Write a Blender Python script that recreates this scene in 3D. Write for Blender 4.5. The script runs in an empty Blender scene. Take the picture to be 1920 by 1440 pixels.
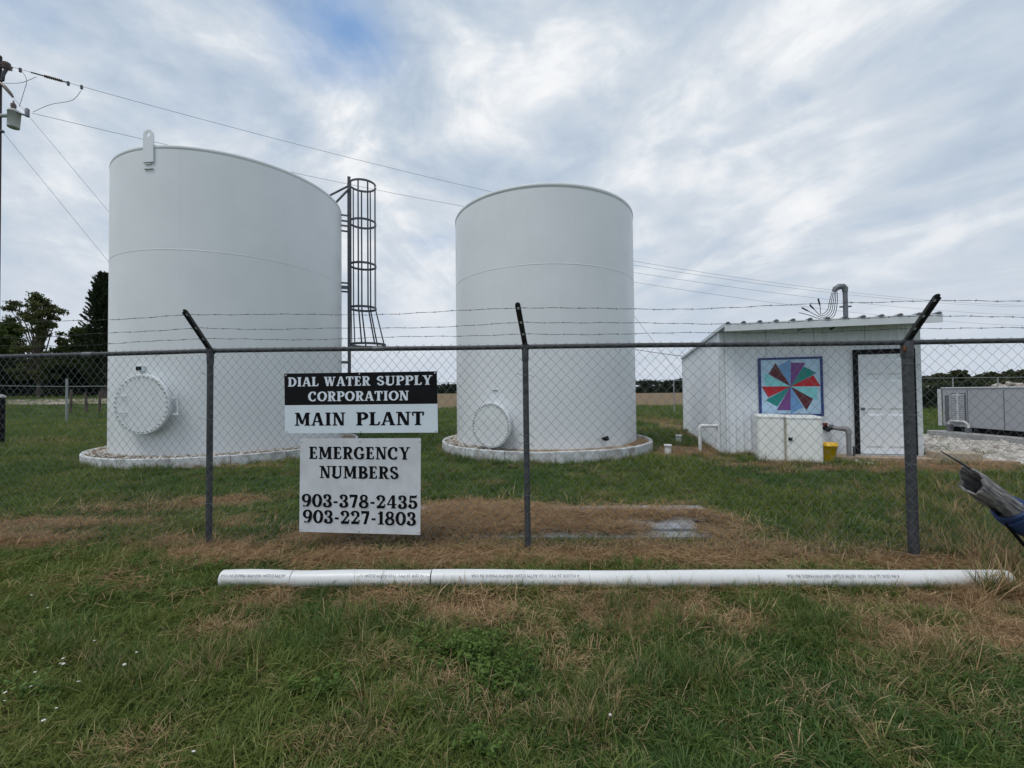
import bpy, math, random
import numpy as np
from mathutils import Vector, Matrix

random.seed(7); rng = np.random.default_rng(7)
S = bpy.context.scene
COL = S.collection
pi = math.pi

# ------------------------------------------------------------------ camera
F = 790.0                      # focal length in photo pixels (1920 wide)
PITCH, ROLL, EYE = 0.0210, -0.0107, 1.4
cp, sp, cr, sr = math.cos(PITCH), math.sin(PITCH), math.cos(ROLL), math.sin(ROLL)
C_FWD = Vector((0, cp, sp)); _r = Vector((1, 0, 0)); _u = Vector((0, -sp, cp))
C_RIGHT = cr*_r + sr*_u; C_UP = -sr*_r + cr*_u
cam = bpy.data.cameras.new('camera'); camo = bpy.data.objects.new('camera', cam); COL.objects.link(camo)
cam.sensor_width = 36; cam.lens = F/1920*36; cam.clip_start = 0.05; cam.clip_end = 3000
camo.matrix_world = Matrix(((C_RIGHT.x, C_UP.x, -C_FWD.x, 0), (C_RIGHT.y, C_UP.y, -C_FWD.y, 0),
                            (C_RIGHT.z, C_UP.z, -C_FWD.z, EYE), (0, 0, 0, 1)))
S.camera = camo
S.cycles.max_bounces = 6; S.cycles.diffuse_bounces = 3; S.cycles.glossy_bounces = 2; S.cycles.transmission_bounces = 3; S.cycles.transparent_max_bounces = 4

# ------------------------------------------------------------------ world: overcast sky
SUN_EL, SUN_AZ = math.radians(64), math.radians(228)     # azimuth clockwise from +Y (north)
W = bpy.data.worlds.new('World'); S.world = W; W.use_nodes = True
wt = W.node_tree; wt.nodes.clear()
def N(t, typ, **kw):
    n = t.nodes.new(typ)
    for k, v in kw.items():
        setattr(n, k, v)
    return n
def L(t, a, b): t.links.new(a, b)
def M_(t, op, a, b=None, c=None, clamp=False):
    n = N(t, 'ShaderNodeMath', operation=op, use_clamp=clamp)
    for i, v in enumerate((a, b, c)):
        if v is None: continue
        if isinstance(v, (int, float)): n.inputs[i].default_value = v
        else: L(t, v, n.inputs[i])
    return n.outputs[0]
def MIX(t, fac, a, b, blend='MIX'):
    n = N(t, 'ShaderNodeMix', data_type='RGBA', blend_type=blend)
    for s, v in ((n.inputs[0], fac), (n.inputs[6], a), (n.inputs[7], b)):
        if isinstance(v, (int, float)): s.default_value = v
        elif isinstance(v, tuple): s.default_value = (*v, 1) if len(v) == 3 else v
        else: L(t, v, s)
    return n.outputs[2]
def RAMP(t, fac, stops, interp='LINEAR'):
    n = N(t, 'ShaderNodeValToRGB'); cr_ = n.color_ramp; cr_.interpolation = interp
    while len(cr_.elements) < len(stops): cr_.elements.new(0.5)
    for e, (p, c) in zip(cr_.elements, stops):
        e.position = p; e.color = (c, c, c, 1) if isinstance(c, (int, float)) else (*c, 1)
    L(t, fac, n.inputs[0]); return n.outputs[0]
def NOISE(t, vec, scale, detail=4, rough=0.5, dist=0.0):
    n = N(t, 'ShaderNodeTexNoise'); n.inputs['Scale'].default_value = scale
    n.inputs['Detail'].default_value = detail; n.inputs['Roughness'].default_value = rough
    n.inputs['Distortion'].default_value = dist
    if vec is not None: L(t, vec, n.inputs['Vector'])
    return n.outputs['Fac']
def MAPV(t, vec, loc=(0, 0, 0), rot=(0, 0, 0), sc=(1, 1, 1)):
    n = N(t, 'ShaderNodeMapping'); n.inputs['Location'].default_value = loc
    n.inputs['Rotation'].default_value = rot; n.inputs['Scale'].default_value = sc
    L(t, vec, n.inputs['Vector']); return n.outputs[0]

tc = N(wt, 'ShaderNodeTexCoord'); sep = N(wt, 'ShaderNodeSeparateXYZ'); L(wt, tc.outputs['Generated'], sep.inputs[0])
zc = M_(wt, 'MAXIMUM', sep.outputs[2], 0.0); zd = M_(wt, 'ADD', zc, 0.20)
cu = M_(wt, 'DIVIDE', sep.outputs[0], zd); cv = M_(wt, 'DIVIDE', sep.outputs[1], zd)
cmb = N(wt, 'ShaderNodeCombineXYZ'); L(wt, cu, cmb.inputs[0]); L(wt, cv, cmb.inputs[1])
P0 = cmb.outputs[0]
# long streaks lying along one wind direction, plus rounder puffs
streak = NOISE(wt, MAPV(wt, MAPV(wt, P0, rot=(0, 0, math.radians(-28))), loc=(-7.954, -3.585, 0), sc=(1.0, 0.50, 1)), 2.1, 6, 0.50, 0.7)
puff = NOISE(wt, MAPV(wt, tc.outputs['Generated'], loc=(-6.321, 6.473, 0), sc=(1, 1, 1.5)), 2.9, 7, 0.60, 0.5)
east = M_(wt, 'MULTIPLY_ADD', cu, 0.75, 0.30, clamp=True)
cm = N(wt, 'ShaderNodeMix', data_type='FLOAT'); L(wt, M_(wt, 'MULTIPLY', east, 0.85), cm.inputs[0]); L(wt, puff, cm.inputs[2]); L(wt, streak, cm.inputs[3])
lump = NOISE(wt, MAPV(wt, tc.outputs['Generated'], sc=(1, 1, 1.7)), 8.5, 5, 0.55, 0.45)
thick = M_(wt, 'ADD', M_(wt, 'MULTIPLY', cm.outputs[0], 0.74), M_(wt, 'MULTIPLY', lump, 0.26))
cloudcol = RAMP(wt, thick, [(0.36, (0.40, 0.50, 0.635)), (0.455, (0.535, 0.62, 0.725)), (0.525, (0.67, 0.73, 0.80)), (0.59, (0.89, 0.91, 0.935)), (0.66, (1.0, 0.995, 0.99))])
sky = N(wt, 'ShaderNodeTexSky', sky_type='NISHITA'); sky.sun_disc = False
sky.sun_elevation = SUN_EL; sky.sun_rotation = SUN_AZ; sky.air_density = 1.0; sky.dust_density = 0.4
skyv = N(wt, 'ShaderNodeVectorMath', operation='SCALE'); L(wt, sky.outputs[0], skyv.inputs[0]); skyv.inputs[3].default_value = 0.15
gapn = NOISE(wt, MAPV(wt, P0, loc=(8.456, 6.281, 0)), 1.9, 5, 0.55, 0.2)
gap = RAMP(wt, gapn, [(0.60, 0.0), (0.74, 1.0)])
# one open gap where the photo shows blue
gd = N(wt, 'ShaderNodeVectorMath', operation='DISTANCE'); L(wt, P0, gd.inputs[0]); gd.inputs[1].default_value = (-0.37, 0.885, 0)
gmask = M_(wt, 'MULTIPLY', RAMP(wt, gd.outputs['Value'], [(0.02, 1.0), (0.19, 0.0)], 'EASE'), RAMP(wt, gapn, [(0.34, 0.35), (0.52, 1.0)]))
gapall = M_(wt, 'MULTIPLY', M_(wt, 'MAXIMUM', M_(wt, 'MULTIPLY', gap, 0.30), gmask), 0.95)
c1 = MIX(wt, gapall, cloudcol, MIX(wt, 0.6, skyv.outputs[0], (0.15, 0.36, 0.74)))
hz = RAMP(wt, zc, [(0.0, 1.0), (0.10, 0.75), (0.30, 0.22), (0.55, 0.0)], 'EASE')
c2 = MIX(wt, hz, c1, (0.60, 0.665, 0.755))
bg = N(wt, 'ShaderNodeBackground'); L(wt, c2, bg.inputs[0]); bg.inputs[1].default_value = 1.0
wo = N(wt, 'ShaderNodeOutputWorld'); L(wt, bg.outputs[0], wo.inputs[0])

sun = bpy.data.lights.new('sun', 'SUN'); sun.energy = 1.45; sun.angle = math.radians(22); sun.color = (1.0, 0.96, 0.90)
suno = bpy.data.objects.new('sun', sun); COL.objects.link(suno)
sdir = Vector((math.sin(SUN_AZ)*math.cos(SUN_EL), math.cos(SUN_AZ)*math.cos(SUN_EL), math.sin(SUN_EL)))
suno.rotation_euler = sdir.to_track_quat('Z', 'Y').to_euler(); suno.location = (-20, -20, 30)
vs = S.view_settings; vs.view_transform = 'Standard'; vs.look = 'None'; vs.exposure = 0.0; vs.gamma = 1.0; vs.use_curve_mapping = False

# ------------------------------------------------------------------ helpers
def ray(px, py):
    return (C_FWD + C_RIGHT*((px-960)/F) + C_UP*((720-py)/F))
def G(px, py, z=0.0):
    d = ray(px, py); t = (z-EYE)/d.z; return Vector((d.x*t, d.y*t, z))
def atY(px, py, Y):
    d = ray(px, py); t = Y/d.y; return Vector((d.x*t, Y, EYE+d.z*t))
def hit(px, py, p0, n):
    d = ray(px, py); o = Vector((0, 0, EYE)); t = (p0-o).dot(n)/d.dot(n); return o+d*t
def proj(p):
    v = Vector(p)-Vector((0, 0, EYE)); w = v.dot(C_FWD)
    return 960+F*v.dot(C_RIGHT)/w, 720-F*v.dot(C_UP)/w

ORG = {}
class MB:
    """collects shapes (world coordinates) for ONE mesh object"""
    def __init__(s): s.v = []; s.f = []; s.sm = []; s.mi = []
    def add(s, vs, fs, smooth=False, mi=0):
        b = len(s.v); s.v += [tuple(v) for v in vs]
        for f in fs: s.f.append(tuple(i+b for i in f)); s.sm.append(smooth); s.mi.append(mi)
        return s
    def box(s, o, ex, ey, ez, mi=0):
        """corner o and three edge vectors"""
        o, ex, ey, ez = map(Vector, (o, ex, ey, ez))
        p = [o, o+ex, o+ex+ey, o+ey]; p += [q+ez for q in p]
        fs = [(0, 3, 2, 1), (4, 5, 6, 7), (0, 1, 5, 4), (1, 2, 6, 5), (2, 3, 7, 6), (3, 0, 4, 7)]
        if ex.cross(ey).dot(ez) < 0: fs = [f[::-1] for f in fs]
        return s.add(p, fs, False, mi)
    def cbox(s, c, sx, sy, sz, ax=(1, 0, 0), ay=(0, 1, 0), az=(0, 0, 1)):
        ax, ay, az = Vector(ax)*sx, Vector(ay)*sy, Vector(az)*sz
        return s.box(Vector(c)-(ax+ay+az)/2, ax, ay, az)
    def tube(s, pts, r, n=8, caps=True, closed=False, smooth=True, mi=0):
        pts = [Vector(p) for p in pts]; m = len(pts)
        rs = r if isinstance(r, (list, tuple)) else [r]*m
        vs, fs = [], []; prev = None
        for i, p in enumerate(pts):
            if closed: t = (pts[(i+1) % m]-pts[i-1])
            else: t = pts[min(i+1, m-1)]-pts[max(i-1, 0)]
            t.normalize()
            if prev is None:
                a = t.orthogonal().normalized()
            else:
                a = prev-t*prev.dot(t)
                a = a.normalized() if a.length > 1e-6 else t.orthogonal().normalized()
            prev = a; b = t.cross(a)
            for k in range(n):
                g = 2*pi*k/n; vs.append(p+(a*math.cos(g)+b*math.sin(g))*rs[i])
        for i in range(m if closed else m-1):
            j = (i+1) % m
            for k in range(n):
                l = (k+1) % n; fs.append((i*n+k, i*n+l, j*n+l, j*n+k))
        s.add(vs, fs, smooth, mi)
        if caps and not closed:
            s.add(vs[:n], [tuple(range(n))[::-1]], False, mi); s.add(vs[-n:], [tuple(range(n))], False, mi)
        return s
    def lathe(s, c, prof, n=48, axis=(0, 0, 1), smooth=True, a0=0, a1=2*pi, cap=False, mi=0):
        """prof: (radius, height along axis)"""
        c = Vector(c); ax = Vector(axis).normalized()
        if abs(ax.z) > .99: X = Vector((1, 0, 0)); Y = Vector((0, 1, 0)) if ax.z > 0 else Vector((0, -1, 0))
        else:
            X = Vector((0, 0, 1)).cross(ax).normalized(); Y = ax.cross(X)
        full = abs(a1-a0-2*pi) < 1e-6; m = n if full else n+1
        vs, fs = [], []
        for (r, h) in prof:
            for k in range(m):
                g = a0+(a1-a0)*k/n; vs.append(c+X*(r*math.cos(g))+Y*(r*math.sin(g))+ax*h)
        for i in range(len(prof)-1):
            for k in range(n):
                l = (k+1) % m; fs.append((i*m+k, i*m+l, (i+1)*m+l, (i+1)*m+k))
        s.add(vs, fs, smooth, mi)
        if cap:
            for i, fl in ((0, True), (len(prof)-1, False)):
                if prof[i][0] > 1e-6:
                    ring = vs[i*m:(i+1)*m]; f = tuple(range(m)); s.add(ring, [f[::-1] if fl else f], False, mi)
        return s
    def prism(s, poly, ext, mi=0, smooth=False):
        poly = [Vector(p) for p in poly]; ext = Vector(ext); n = len(poly)
        vs = poly+[p+ext for p in poly]
        nrm = Vector((0, 0, 0))
        for i in range(n): nrm += poly[i].cross(poly[(i+1) % n])
        fs = [tuple(range(n))[::-1], tuple(range(n, 2*n))]+[(i, (i+1) % n, n+(i+1) % n, n+i) for i in range(n)]
        if nrm.dot(ext) < 0: fs = [f[::-1] for f in fs]
        return s.add(vs, fs, smooth, mi)
    def build(s, name, mat, parent=None, bevel=0, origin=None, **props):
        me = bpy.data.meshes.new(name)
        o = ORG.get(parent.name, Vector((0, 0, 0))) if parent else (Vector(origin) if origin is not None else Vector((0, 0, 0)))
        me.from_pydata([(v[0]-o.x, v[1]-o.y, v[2]-o.z) for v in s.v], [], s.f)
        me.polygons.foreach_set('use_smooth', s.sm); me.polygons.foreach_set('material_index', s.mi)
        for m in (mat if isinstance(mat, (list, tuple)) else [mat]): me.materials.append(m)
        me.update()
        ob = bpy.data.objects.new(name, me); COL.objects.link(ob)
        if parent: ob.parent = parent
        else: ob.location = o
        ORG[ob.name] = o
        if bevel:
            b = ob.modifiers.new('bevel', 'BEVEL'); b.width = bevel; b.segments = 2; b.limit_method = 'ANGLE'
        for k, v in props.items(): ob[k] = v
        return ob
def np_mesh(name, verts, quads, mat, parent=None, attr=None, origin=None, smooth=False):
    me = bpy.data.meshes.new(name)
    o = ORG.get(parent.name, Vector((0, 0, 0))) if parent else (Vector(origin) if origin is not None else Vector((0, 0, 0)))
    v = np.asarray(verts, np.float32)-np.array(o, np.float32)
    q = np.asarray(quads, np.int32); k = q.shape[1]
    me.vertices.add(len(v)); me.vertices.foreach_set('co', v.ravel())
    me.loops.add(q.size); me.loops.foreach_set('vertex_index', q.ravel())
    me.polygons.add(len(q)); me.polygons.foreach_set('loop_start', np.arange(0, q.size, k, dtype=np.int32))
    me.polygons.foreach_set('loop_total', np.full(len(q), k, np.int32))
    if smooth: me.polygons.foreach_set('use_smooth', np.ones(len(q), bool))
    me.update(calc_edges=True); me.validate()
    if attr:
        for nm, arr in attr.items():
            a = me.attributes.new(nm, 'FLOAT', 'POINT'); a.data.foreach_set('value', np.asarray(arr, np.float32))
    me.materials.append(mat)
    ob = bpy.data.objects.new(name, me); COL.objects.link(ob)
    if parent: ob.parent = parent
    else: ob.location = o
    ORG[ob.name] = o
    return ob
def thing(name, loc, label, cat, group=None):
    o = bpy.data.objects.new(name, None); COL.objects.link(o); o.location = loc; o.empty_display_size = .1
    ORG[o.name] = Vector(loc); tag(o, label, cat, group); return o
def tag(o, label, cat=None, group=None, kind=None):
    o['label'] = label
    if cat: o['category'] = cat
    if group: o['group'] = group
    if kind: o['kind'] = kind
    return o
def inst(src, parent, mat4):
    """a further piece sharing src's mesh; mat4 is in the parent's space"""
    o = src.copy(); COL.objects.link(o); o.parent = parent; o.matrix_local = mat4
    ORG[o.name] = ORG[src.name]; return o
def sub(a, b, t): return Vector(a)*(1-t)+Vector(b)*t

# ------------------------------------------------------------------ materials
def mat(name, col, rough=0.6, metal=0.0, var=0.10, nscale=4.0, bump=0.0, bscale=60, col2=None, streak_=0.0, spec=None, coords='Object', trans=0):
    m = bpy.data.materials.new(name); m.use_nodes = True; t = m.node_tree; b = t.nodes['Principled BSDF']
    tcn = N(t, 'ShaderNodeTexCoord'); vec = tcn.outputs[coords]
    n1 = NOISE(t, vec, nscale, 6, 0.6)
    d = tuple(c*(1-var*1.6) for c in col) if col2 is None else col2
    lt = tuple(min(1, c*(1+var)) for c in col)
    c = RAMP(t, n1, [(0.32, d), (0.55, col), (0.75, lt)])
    if streak_:
        st = NOISE(t, MAPV(t, vec, sc=(9, 9, 0.35)), 1.0, 5, 0.6)
        c = MIX(t, M_(t, 'MULTIPLY', RAMP(t, st, [(0.52, 0.0), (0.75, 1.0)]), streak_), c, tuple(x*0.62 for x in col))
    L(t, c, b.inputs['Base Color'])
    r = RAMP(t, NOISE(t, vec, nscale*2.3, 4), [(0.3, max(.03, rough-.09)), (0.7, min(1, rough+.09))]); L(t, r, b.inputs['Roughness'])
    b.inputs['Metallic'].default_value = metal
    if spec is not None: b.inputs['Specular IOR Level'].default_value = spec
    if bump:
        bn = N(t, 'ShaderNodeBump'); bn.inputs['Strength'].default_value = bump; bn.inputs['Distance'].default_value = .01
        L(t, NOISE(t, vec, bscale, 5, 0.6), bn.inputs['Height']); L(t, bn.outputs[0], b.inputs['Normal'])
    return m
m_tank = mat('white_tank_paint', (0.715, 0.75, 0.78), 0.42, 0, 0.03, 0.9, 0.05, 9, streak_=0.07)
m_cover = mat('manhole_paint', (0.70, 0.735, 0.765), 0.45, 0, 0.04, 3, 0.05, 30)
m_bolt = mat('painted_bolt', (0.55, 0.56, 0.56), 0.5, 0, 0.1, 8)
m_galv = mat('galvanised_steel', (0.16, 0.17, 0.19), 0.5, 0.35, 0.22, 14, 0.1, 90)
m_galvdk = mat('dark_steel', (0.075, 0.08, 0.095), 0.5, 0.3, 0.2, 12, 0.1, 90)
m_post = mat('fence_post_steel', (0.062, 0.066, 0.075), 0.6, 0.2, 0.28, 22, 0.2, 120, streak_=0.25)
m_wire = mat('mesh_wire', (0.185, 0.205, 0.205), 0.5, 0.3, 0.2, 6)
m_barb = mat('barbed_wire', (0.06, 0.06, 0.065), 0.6, 0.3, 0.2, 10)
m_black = mat('black_paint', (0.008, 0.008, 0.010), 0.6, 0, 0.2, 10, spec=.12)
m_signwhite = mat('sign_white', (0.66, 0.74, 0.82), 0.42, 0, 0.03, 5, 0.03, 20)
m_signgrey = mat('weathered_sign_white', (0.60, 0.63, 0.67), 0.5, 0, 0.08, 7, 0.05, 30, streak_=0.22)
m_letter = mat('black_lettering', (0.006, 0.006, 0.008), 0.7, 0, 0.15, 20, spec=.08)
m_letterw = mat('white_lettering', (0.72, 0.78, 0.87), 0.45, 0, 0.04, 20)
m_conc = mat('concrete', (0.36, 0.36, 0.36), 0.9, 0, 0.18, 6, 0.35, 60)
m_curb = mat('whitewashed_concrete', (0.58, 0.61, 0.63), 0.9, 0, 0.14, 5, 0.3, 50, col2=(0.30, 0.29, 0.28))
m_siding = mat('white_metal_siding', (0.76, 0.80, 0.85), 0.42, 0, 0.04, 1.6, 0.03, 20, streak_=0.10)
m_trim = mat('white_trim', (0.62, 0.66, 0.69), 0.45, 0, 0.05, 3)
m_roof = mat('roof_metal', (0.46, 0.48, 0.49), 0.45, 0.2, 0.12, 3)
m_door = mat('white_door', (0.76, 0.80, 0.84), 0.4, 0, 0.03, 3)
m_poly = mat('white_polyethylene', (0.80, 0.82, 0.81), 0.45, 0, 0.05, 2.5, 0.05, 14, streak_=0.16)
m_yellow = mat('yellow_plastic', (0.78, 0.47, 0.01), 0.42, 0, 0.08, 8)
m_greypipe = mat('grey_pipe', (0.22, 0.22, 0.23), 0.55, 0, 0.15, 10, 0.1, 60)
m_pvc = mat('white_pvc', (0.70, 0.715, 0.72), 0.36, 0, 0.04, 3, 0.02, 20, streak_=0.0)
m_ink = mat('grey_print', (0.24, 0.25, 0.29), 0.6, 0, 0.3, 40)
m_gen = mat('grey_enclosure', (0.36, 0.37, 0.40), 0.45, 0, 0.04, 1.5)
m_genlt = mat('pale_enclosure_trim', (0.55, 0.56, 0.57), 0.45, 0, 0.04, 1.5)
m_rock = mat('white_rock', (0.50, 0.475, 0.44), 0.9, 0, 0.25, 7, 0.5, 40, col2=(0.20, 0.17, 0.14))
m_slab = mat('tan_stone', (0.40, 0.34, 0.26), 0.9, 0, 0.2, 8, 0.4, 40)
m_walk = mat('sandy_walk', (0.36, 0.27, 0.19), 0.95, 0, 0.2, 6, 0.4, 40)
m_plank = mat('weathered_board', (0.27, 0.29, 0.315), 0.8, 0, 0.22, 9, 0.3, 40, col2=(0.16, 0.14, 0.12))
m_bark = mat('bark', (0.10, 0.08, 0.065), 0.95, 0, 0.3, 12, 0.6, 30)
m_pole = mat('creosoted_pole', (0.05, 0.042, 0.045), 0.9, 0, 0.3, 12, 0.4, 30)
m_wirebk = mat('power_cable', (0.20, 0.215, 0.25), 0.6, 0, 0.1, 5)
m_xfmr = mat('transformer_grey', (0.42, 0.43, 0.42), 0.5, 0, 0.05, 4)
m_porc = mat('brown_porcelain', (0.10, 0.07, 0.06), 0.3, 0, 0.1, 8)
m_wood = mat('weathered_hollow_wood', (0.27, 0.255, 0.24), 0.85, 0, 0.4, 16, 0.6, 55, col2=(0.075, 0.07, 0.075))
m_blue = mat('blue_fabric', (0.018, 0.05, 0.16), 0.55, 0, 0.3, 9, 0.4, 30)
m_rust = mat('rust', (0.20, 0.075, 0.035), 0.9, 0, 0.3, 14)
m_petal = mat('white_petal', (0.75, 0.75, 0.72), 0.7, 0, 0.04, 30)
m_red = mat('red_brown_paint', (0.16, 0.03, 0.02), 0.6, 0, 0.1, 20)

# ------------------------------------------------------------------ terrain functions (numpy)
_tab = np.random.default_rng(3).random((256, 256))
def vn(x, y, s, o=0):
    x = np.asarray(x)*s+o*17.31; y = np.asarray(y)*s+o*9.17
    xi = np.floor(x).astype(int); yi = np.floor(y).astype(int); fx = x-xi; fy = y-yi
    fx = fx*fx*(3-2*fx); fy = fy*fy*(3-2*fy)
    g = lambda a, b: _tab[a % 256, b % 256]
    return (g(xi, yi)*(1-fx)+g(xi+1, yi)*fx)*(1-fy)+(g(xi, yi+1)*(1-fx)+g(xi+1, yi+1)*fx)*fy
def fbm(x, y, s, o=0, n=4):
    r = 0; a = .5
    for i in range(n): r = r+a*vn(x, y, s*2**i, o+i); a *= .5
    return r/(1-.5**n)
def sst(a, b, x):
    t = np.clip((x-a)/(b-a), 0, 1); return t*t*(3-2*t)
T1C, T1R, T1H = Vector((-7.169, 11.073, 0)), 2.50, 6.58
T2C, T2R, T2H = Vector((0.847, 10.934, 0)), 2.264, 5.755
R1, R2 = 2.93, 2.64
def terr(x, y):
    x = np.asarray(x, float); y = np.asarray(y, float)
    z = 0.03*(fbm(x, y, .35, 5)-.5)+0.022*(fbm(x, y, 1.6, 9)-.5)
    z = z*np.clip(1.3-np.hypot(x, y)/60, .2, 1)
    z = z+1.45*sst(25, 46, y)*sst(-12, -22, x)              # the ground rises towards the lane on the left
    return z
def tz(x, y): return float(terr(np.array([x]), np.array([y]))[0])
# where the grass is dead: (px, py, half-width m, half-depth m, strength)
_pat = [(450, 1040, .55, .22, .9), (640, 1050, .7, .22, 1), (860, 1045, .8, .24, 1), (1080, 1045, .8, .22, 1), (1260, 1045, .7, .25, .9),
        (900, 985, 1.5, .55, .95), (1150, 985, 1.5, .5, .9), (620, 1000, .6, .4, .9), (860, 955, .7, .35, .8), (1330, 1000, .3, .3, .75),
        (1500, 1055, .6, .15, .75), (1680, 1055, .6, .16, .95), (1830, 1060, .4, .2, .7), (1440, 1035, .5, .2, .6),
        (880, 1145, .36, .2, .95), (690, 1130, .25, .09, .8), (1240, 1150, .55, .22, .95), (1130, 1125, .3, .1, .7), (1010, 1190, .2, .1, .5),
        (1590, 1130, .25, .1, .85), (1640, 1190, .3, .14, .8), (1760, 1130, .5, .13, .85), (1880, 1190, .35, .22, .95), (1850, 1120, .4, .15, .9),
        (1400, 1180, .3, .12, .6), (700, 1230, .3, .16, .55), (830, 1280, .2, .12, .6), (1060, 1240, .22, .1, .6), (1250, 1310, .2, .12, .55),
        (950, 1330, .25, .13, .5), (250, 1400, .2, .1, .6), (640, 1400, .25, .12, .6), (1130, 1420, .22, .08, .6), (1450, 1430, .12, .05, .6),
        (480, 1130, .3, .1, .6), (420, 1180, .3, .12, .5), (1190, 1380, .2, .1, .45), (540, 1290, .2, .12, .35), (1680, 1250, .2, .1, .5),
        (90, 985, 1.2, .3, .8), (20, 1010, .9, .25, .8), (230, 955, .9, .3, .45), (430, 940, .5, .25, .6), (470, 985, .4, .2, .7), (330, 1020, .3, .12, .6),
        (1300, 845, .75, .75, 1), (1250, 850, .45, .5, .9), (1330, 820, .5, 1.4, .8), (1270, 800, .7, 1.6, .7), (1420, 872, .8, .22, .9), (1560, 880, .6, .2, .7),
        (1350, 862, .5, .25, .85), (1240, 790, 1.2, 2.0, .45), (1480, 884, .7, .25, .5), (1800, 880, 1.6, .35, .95), (1880, 872, .8, .3, .9), (1700, 870, .7, .25, .8),
        (450, 876, .8, .15, .6), (350, 878, .7, .12, .5), (600, 880, .5, .2, .45), (1020, 880, 1.2, .12, .3), (200, 800, 2, .7, .35), (90, 830, 2, .6, .35)]
_pats = [(G(a, b).x, G(a, b).y, c, d, e*(.62 if b > 1215 else 1)) for a, b, c, d, e in _pat]
def dryf(x, y):
    x = np.asarray(x, float); y = np.asarray(y, float)
    w = (fbm(x, y, 2.2, 20)-.5); w2 = fbm(x, y, 6.5, 31)-.5
    d = .04+.8*np.clip(fbm(x, y, 1.1, 40)-.5, -.2, .5)+.35*w2
    for (cx, cy, a, b, s) in _pats:
        q = np.hypot((x-cx)/a, (y-cy)/b)
        d = np.maximum(d, s*(1-sst(.55, 1.35, q+w*1.1+w2*.8)))
    d = np.maximum(d, .95*sst(39, 44, y+6*w)*sst(-24, -16, x))          # far hay field
    return np.clip(d, 0, 1)

# ------------------------------------------------------------------ ground
def axis_pts(segs):
    out = []
    for a, b, n in segs: out += list(np.linspace(a, b, n, endpoint=False))
    out.append(segs[-1][1]); return np.array(out)
gx = axis_pts([(-900, -120, 20), (-120, -30, 46), (-30, -8, 56), (-8, 8, 190), (8, 30, 56), (30, 120, 46), (120, 900, 20)])
gy = axis_pts([(-40, 0, 14), (0, 6, 110), (6, 12, 60), (12, 60, 96), (60, 200, 36), (200, 1400, 24)])
XX, YY = np.meshgrid(gx, gy); ZZ = terr(XX, YY)
nx_, ny_ = len(gx), len(gy)
ii = (np.arange(ny_-1)[:, None]*nx_+np.arange(nx_-1)[None]).ravel()
gq = np.stack([ii, ii+1, ii+1+nx_, ii+nx_], 1)
m_ground = bpy.data.materials.new('turf_soil'); m_ground.use_nodes = True
t = m_ground.node_tree; b = t.nodes['Principled BSDF']
geo = N(t, 'ShaderNodeNewGeometry'); pos = geo.outputs['Position']
at = N(t, 'ShaderNodeAttribute', attribute_name='dry'); dry_ = at.outputs['Fac']
fine = NOISE(t, pos, 40, 5, .7); mid = NOISE(t, pos, 3.0, 5, .6); big = NOISE(t, pos, .25, 4, .6)
green = RAMP(t, MIX(t, .45, mid, fine), [(.30, (.020, .032, .012)), (.5, (.045, .078, .022)), (.70, (.080, .115, .034))])
green = MIX(t, M_(t, 'MULTIPLY', RAMP(t, big, [(.4, 0.), (.65, 1.)]), .35), green, (.075, .105, .028))
straw = RAMP(t, MIX(t, .55, mid, fine), [(.30, (.070, .044, .027)), (.5, (.185, .130, .078)), (.72, (.31, .235, .145))])
straw = MIX(t, M_(t, 'MULTIPLY', RAMP(t, big, [(.42, 0.), (.62, 1.)]), .35), straw, (.15, .135, .07))
dsel = RAMP(t, M_(t, 'ADD', dry_, M_(t, 'MULTIPLY', M_(t, 'SUBTRACT', fine, .5), .5)), [(.30, 0.), (.62, 1.)])
c = MIX(t, dsel, green, straw)
L(t, c, b.inputs['Base Color']); b.inputs['Roughness'].default_value = .95; b.inputs['Specular IOR Level'].default_value = .15
bn = N(t, 'ShaderNodeBump'); bn.inputs['Strength'].default_value = .8; bn.inputs['Distance'].default_value = .03
L(t, fine, bn.inputs['Height']); L(t, bn.outputs[0], b.inputs['Normal'])
gverts = np.stack([XX.ravel(), YY.ravel(), ZZ.ravel()], 1)
ground = np_mesh('ground', gverts, gq, m_ground, attr={'dry': dryf(XX.ravel(), YY.ravel())}, smooth=True)
tag(ground, 'mown green lawn with dead brown patches, running out to a hay field', kind='structure')

# pale lane crossing beyond the fence on the far left
m_lane = mat('gravel_lane', (0.36, 0.32, 0.27), .95, 0, .15, 2, .3, 20)
lx = np.linspace(-120, -16, 40); lv, lq = [], []
for i, x in enumerate(lx):
    yc = 38.5+.02*(x+40)
    for k, dy in enumerate((-2.4, -1, 1, 2.4)):
        lv.append((x, yc+dy+.25*math.sin(x*.7+k), tz(x, yc+dy)+.05))
for i in range(len(lx)-1):
    for k in range(3): a = i*4+k; lq.append((a, a+4, a+5, a+1))
lane = np_mesh('gravel_lane', lv, [q[::-1] for q in lq], m_lane); tag(lane, 'pale gravel lane beyond the back fence at left', kind='structure')

# ------------------------------------------------------------------ shed frame vectors (needed for exclusions)
SH_O = Vector((4.61, 9.30, 0)); SH_X = Vector((.9675, -.253, 0)); SH_Y = Vector((.253, .9675, 0)); UP = Vector((0, 0, 1))
SH_W, SH_D = 3.62, 5.95
def sh(u, v, z=0): return SH_O+SH_X*u+SH_Y*v+UP*z

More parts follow.
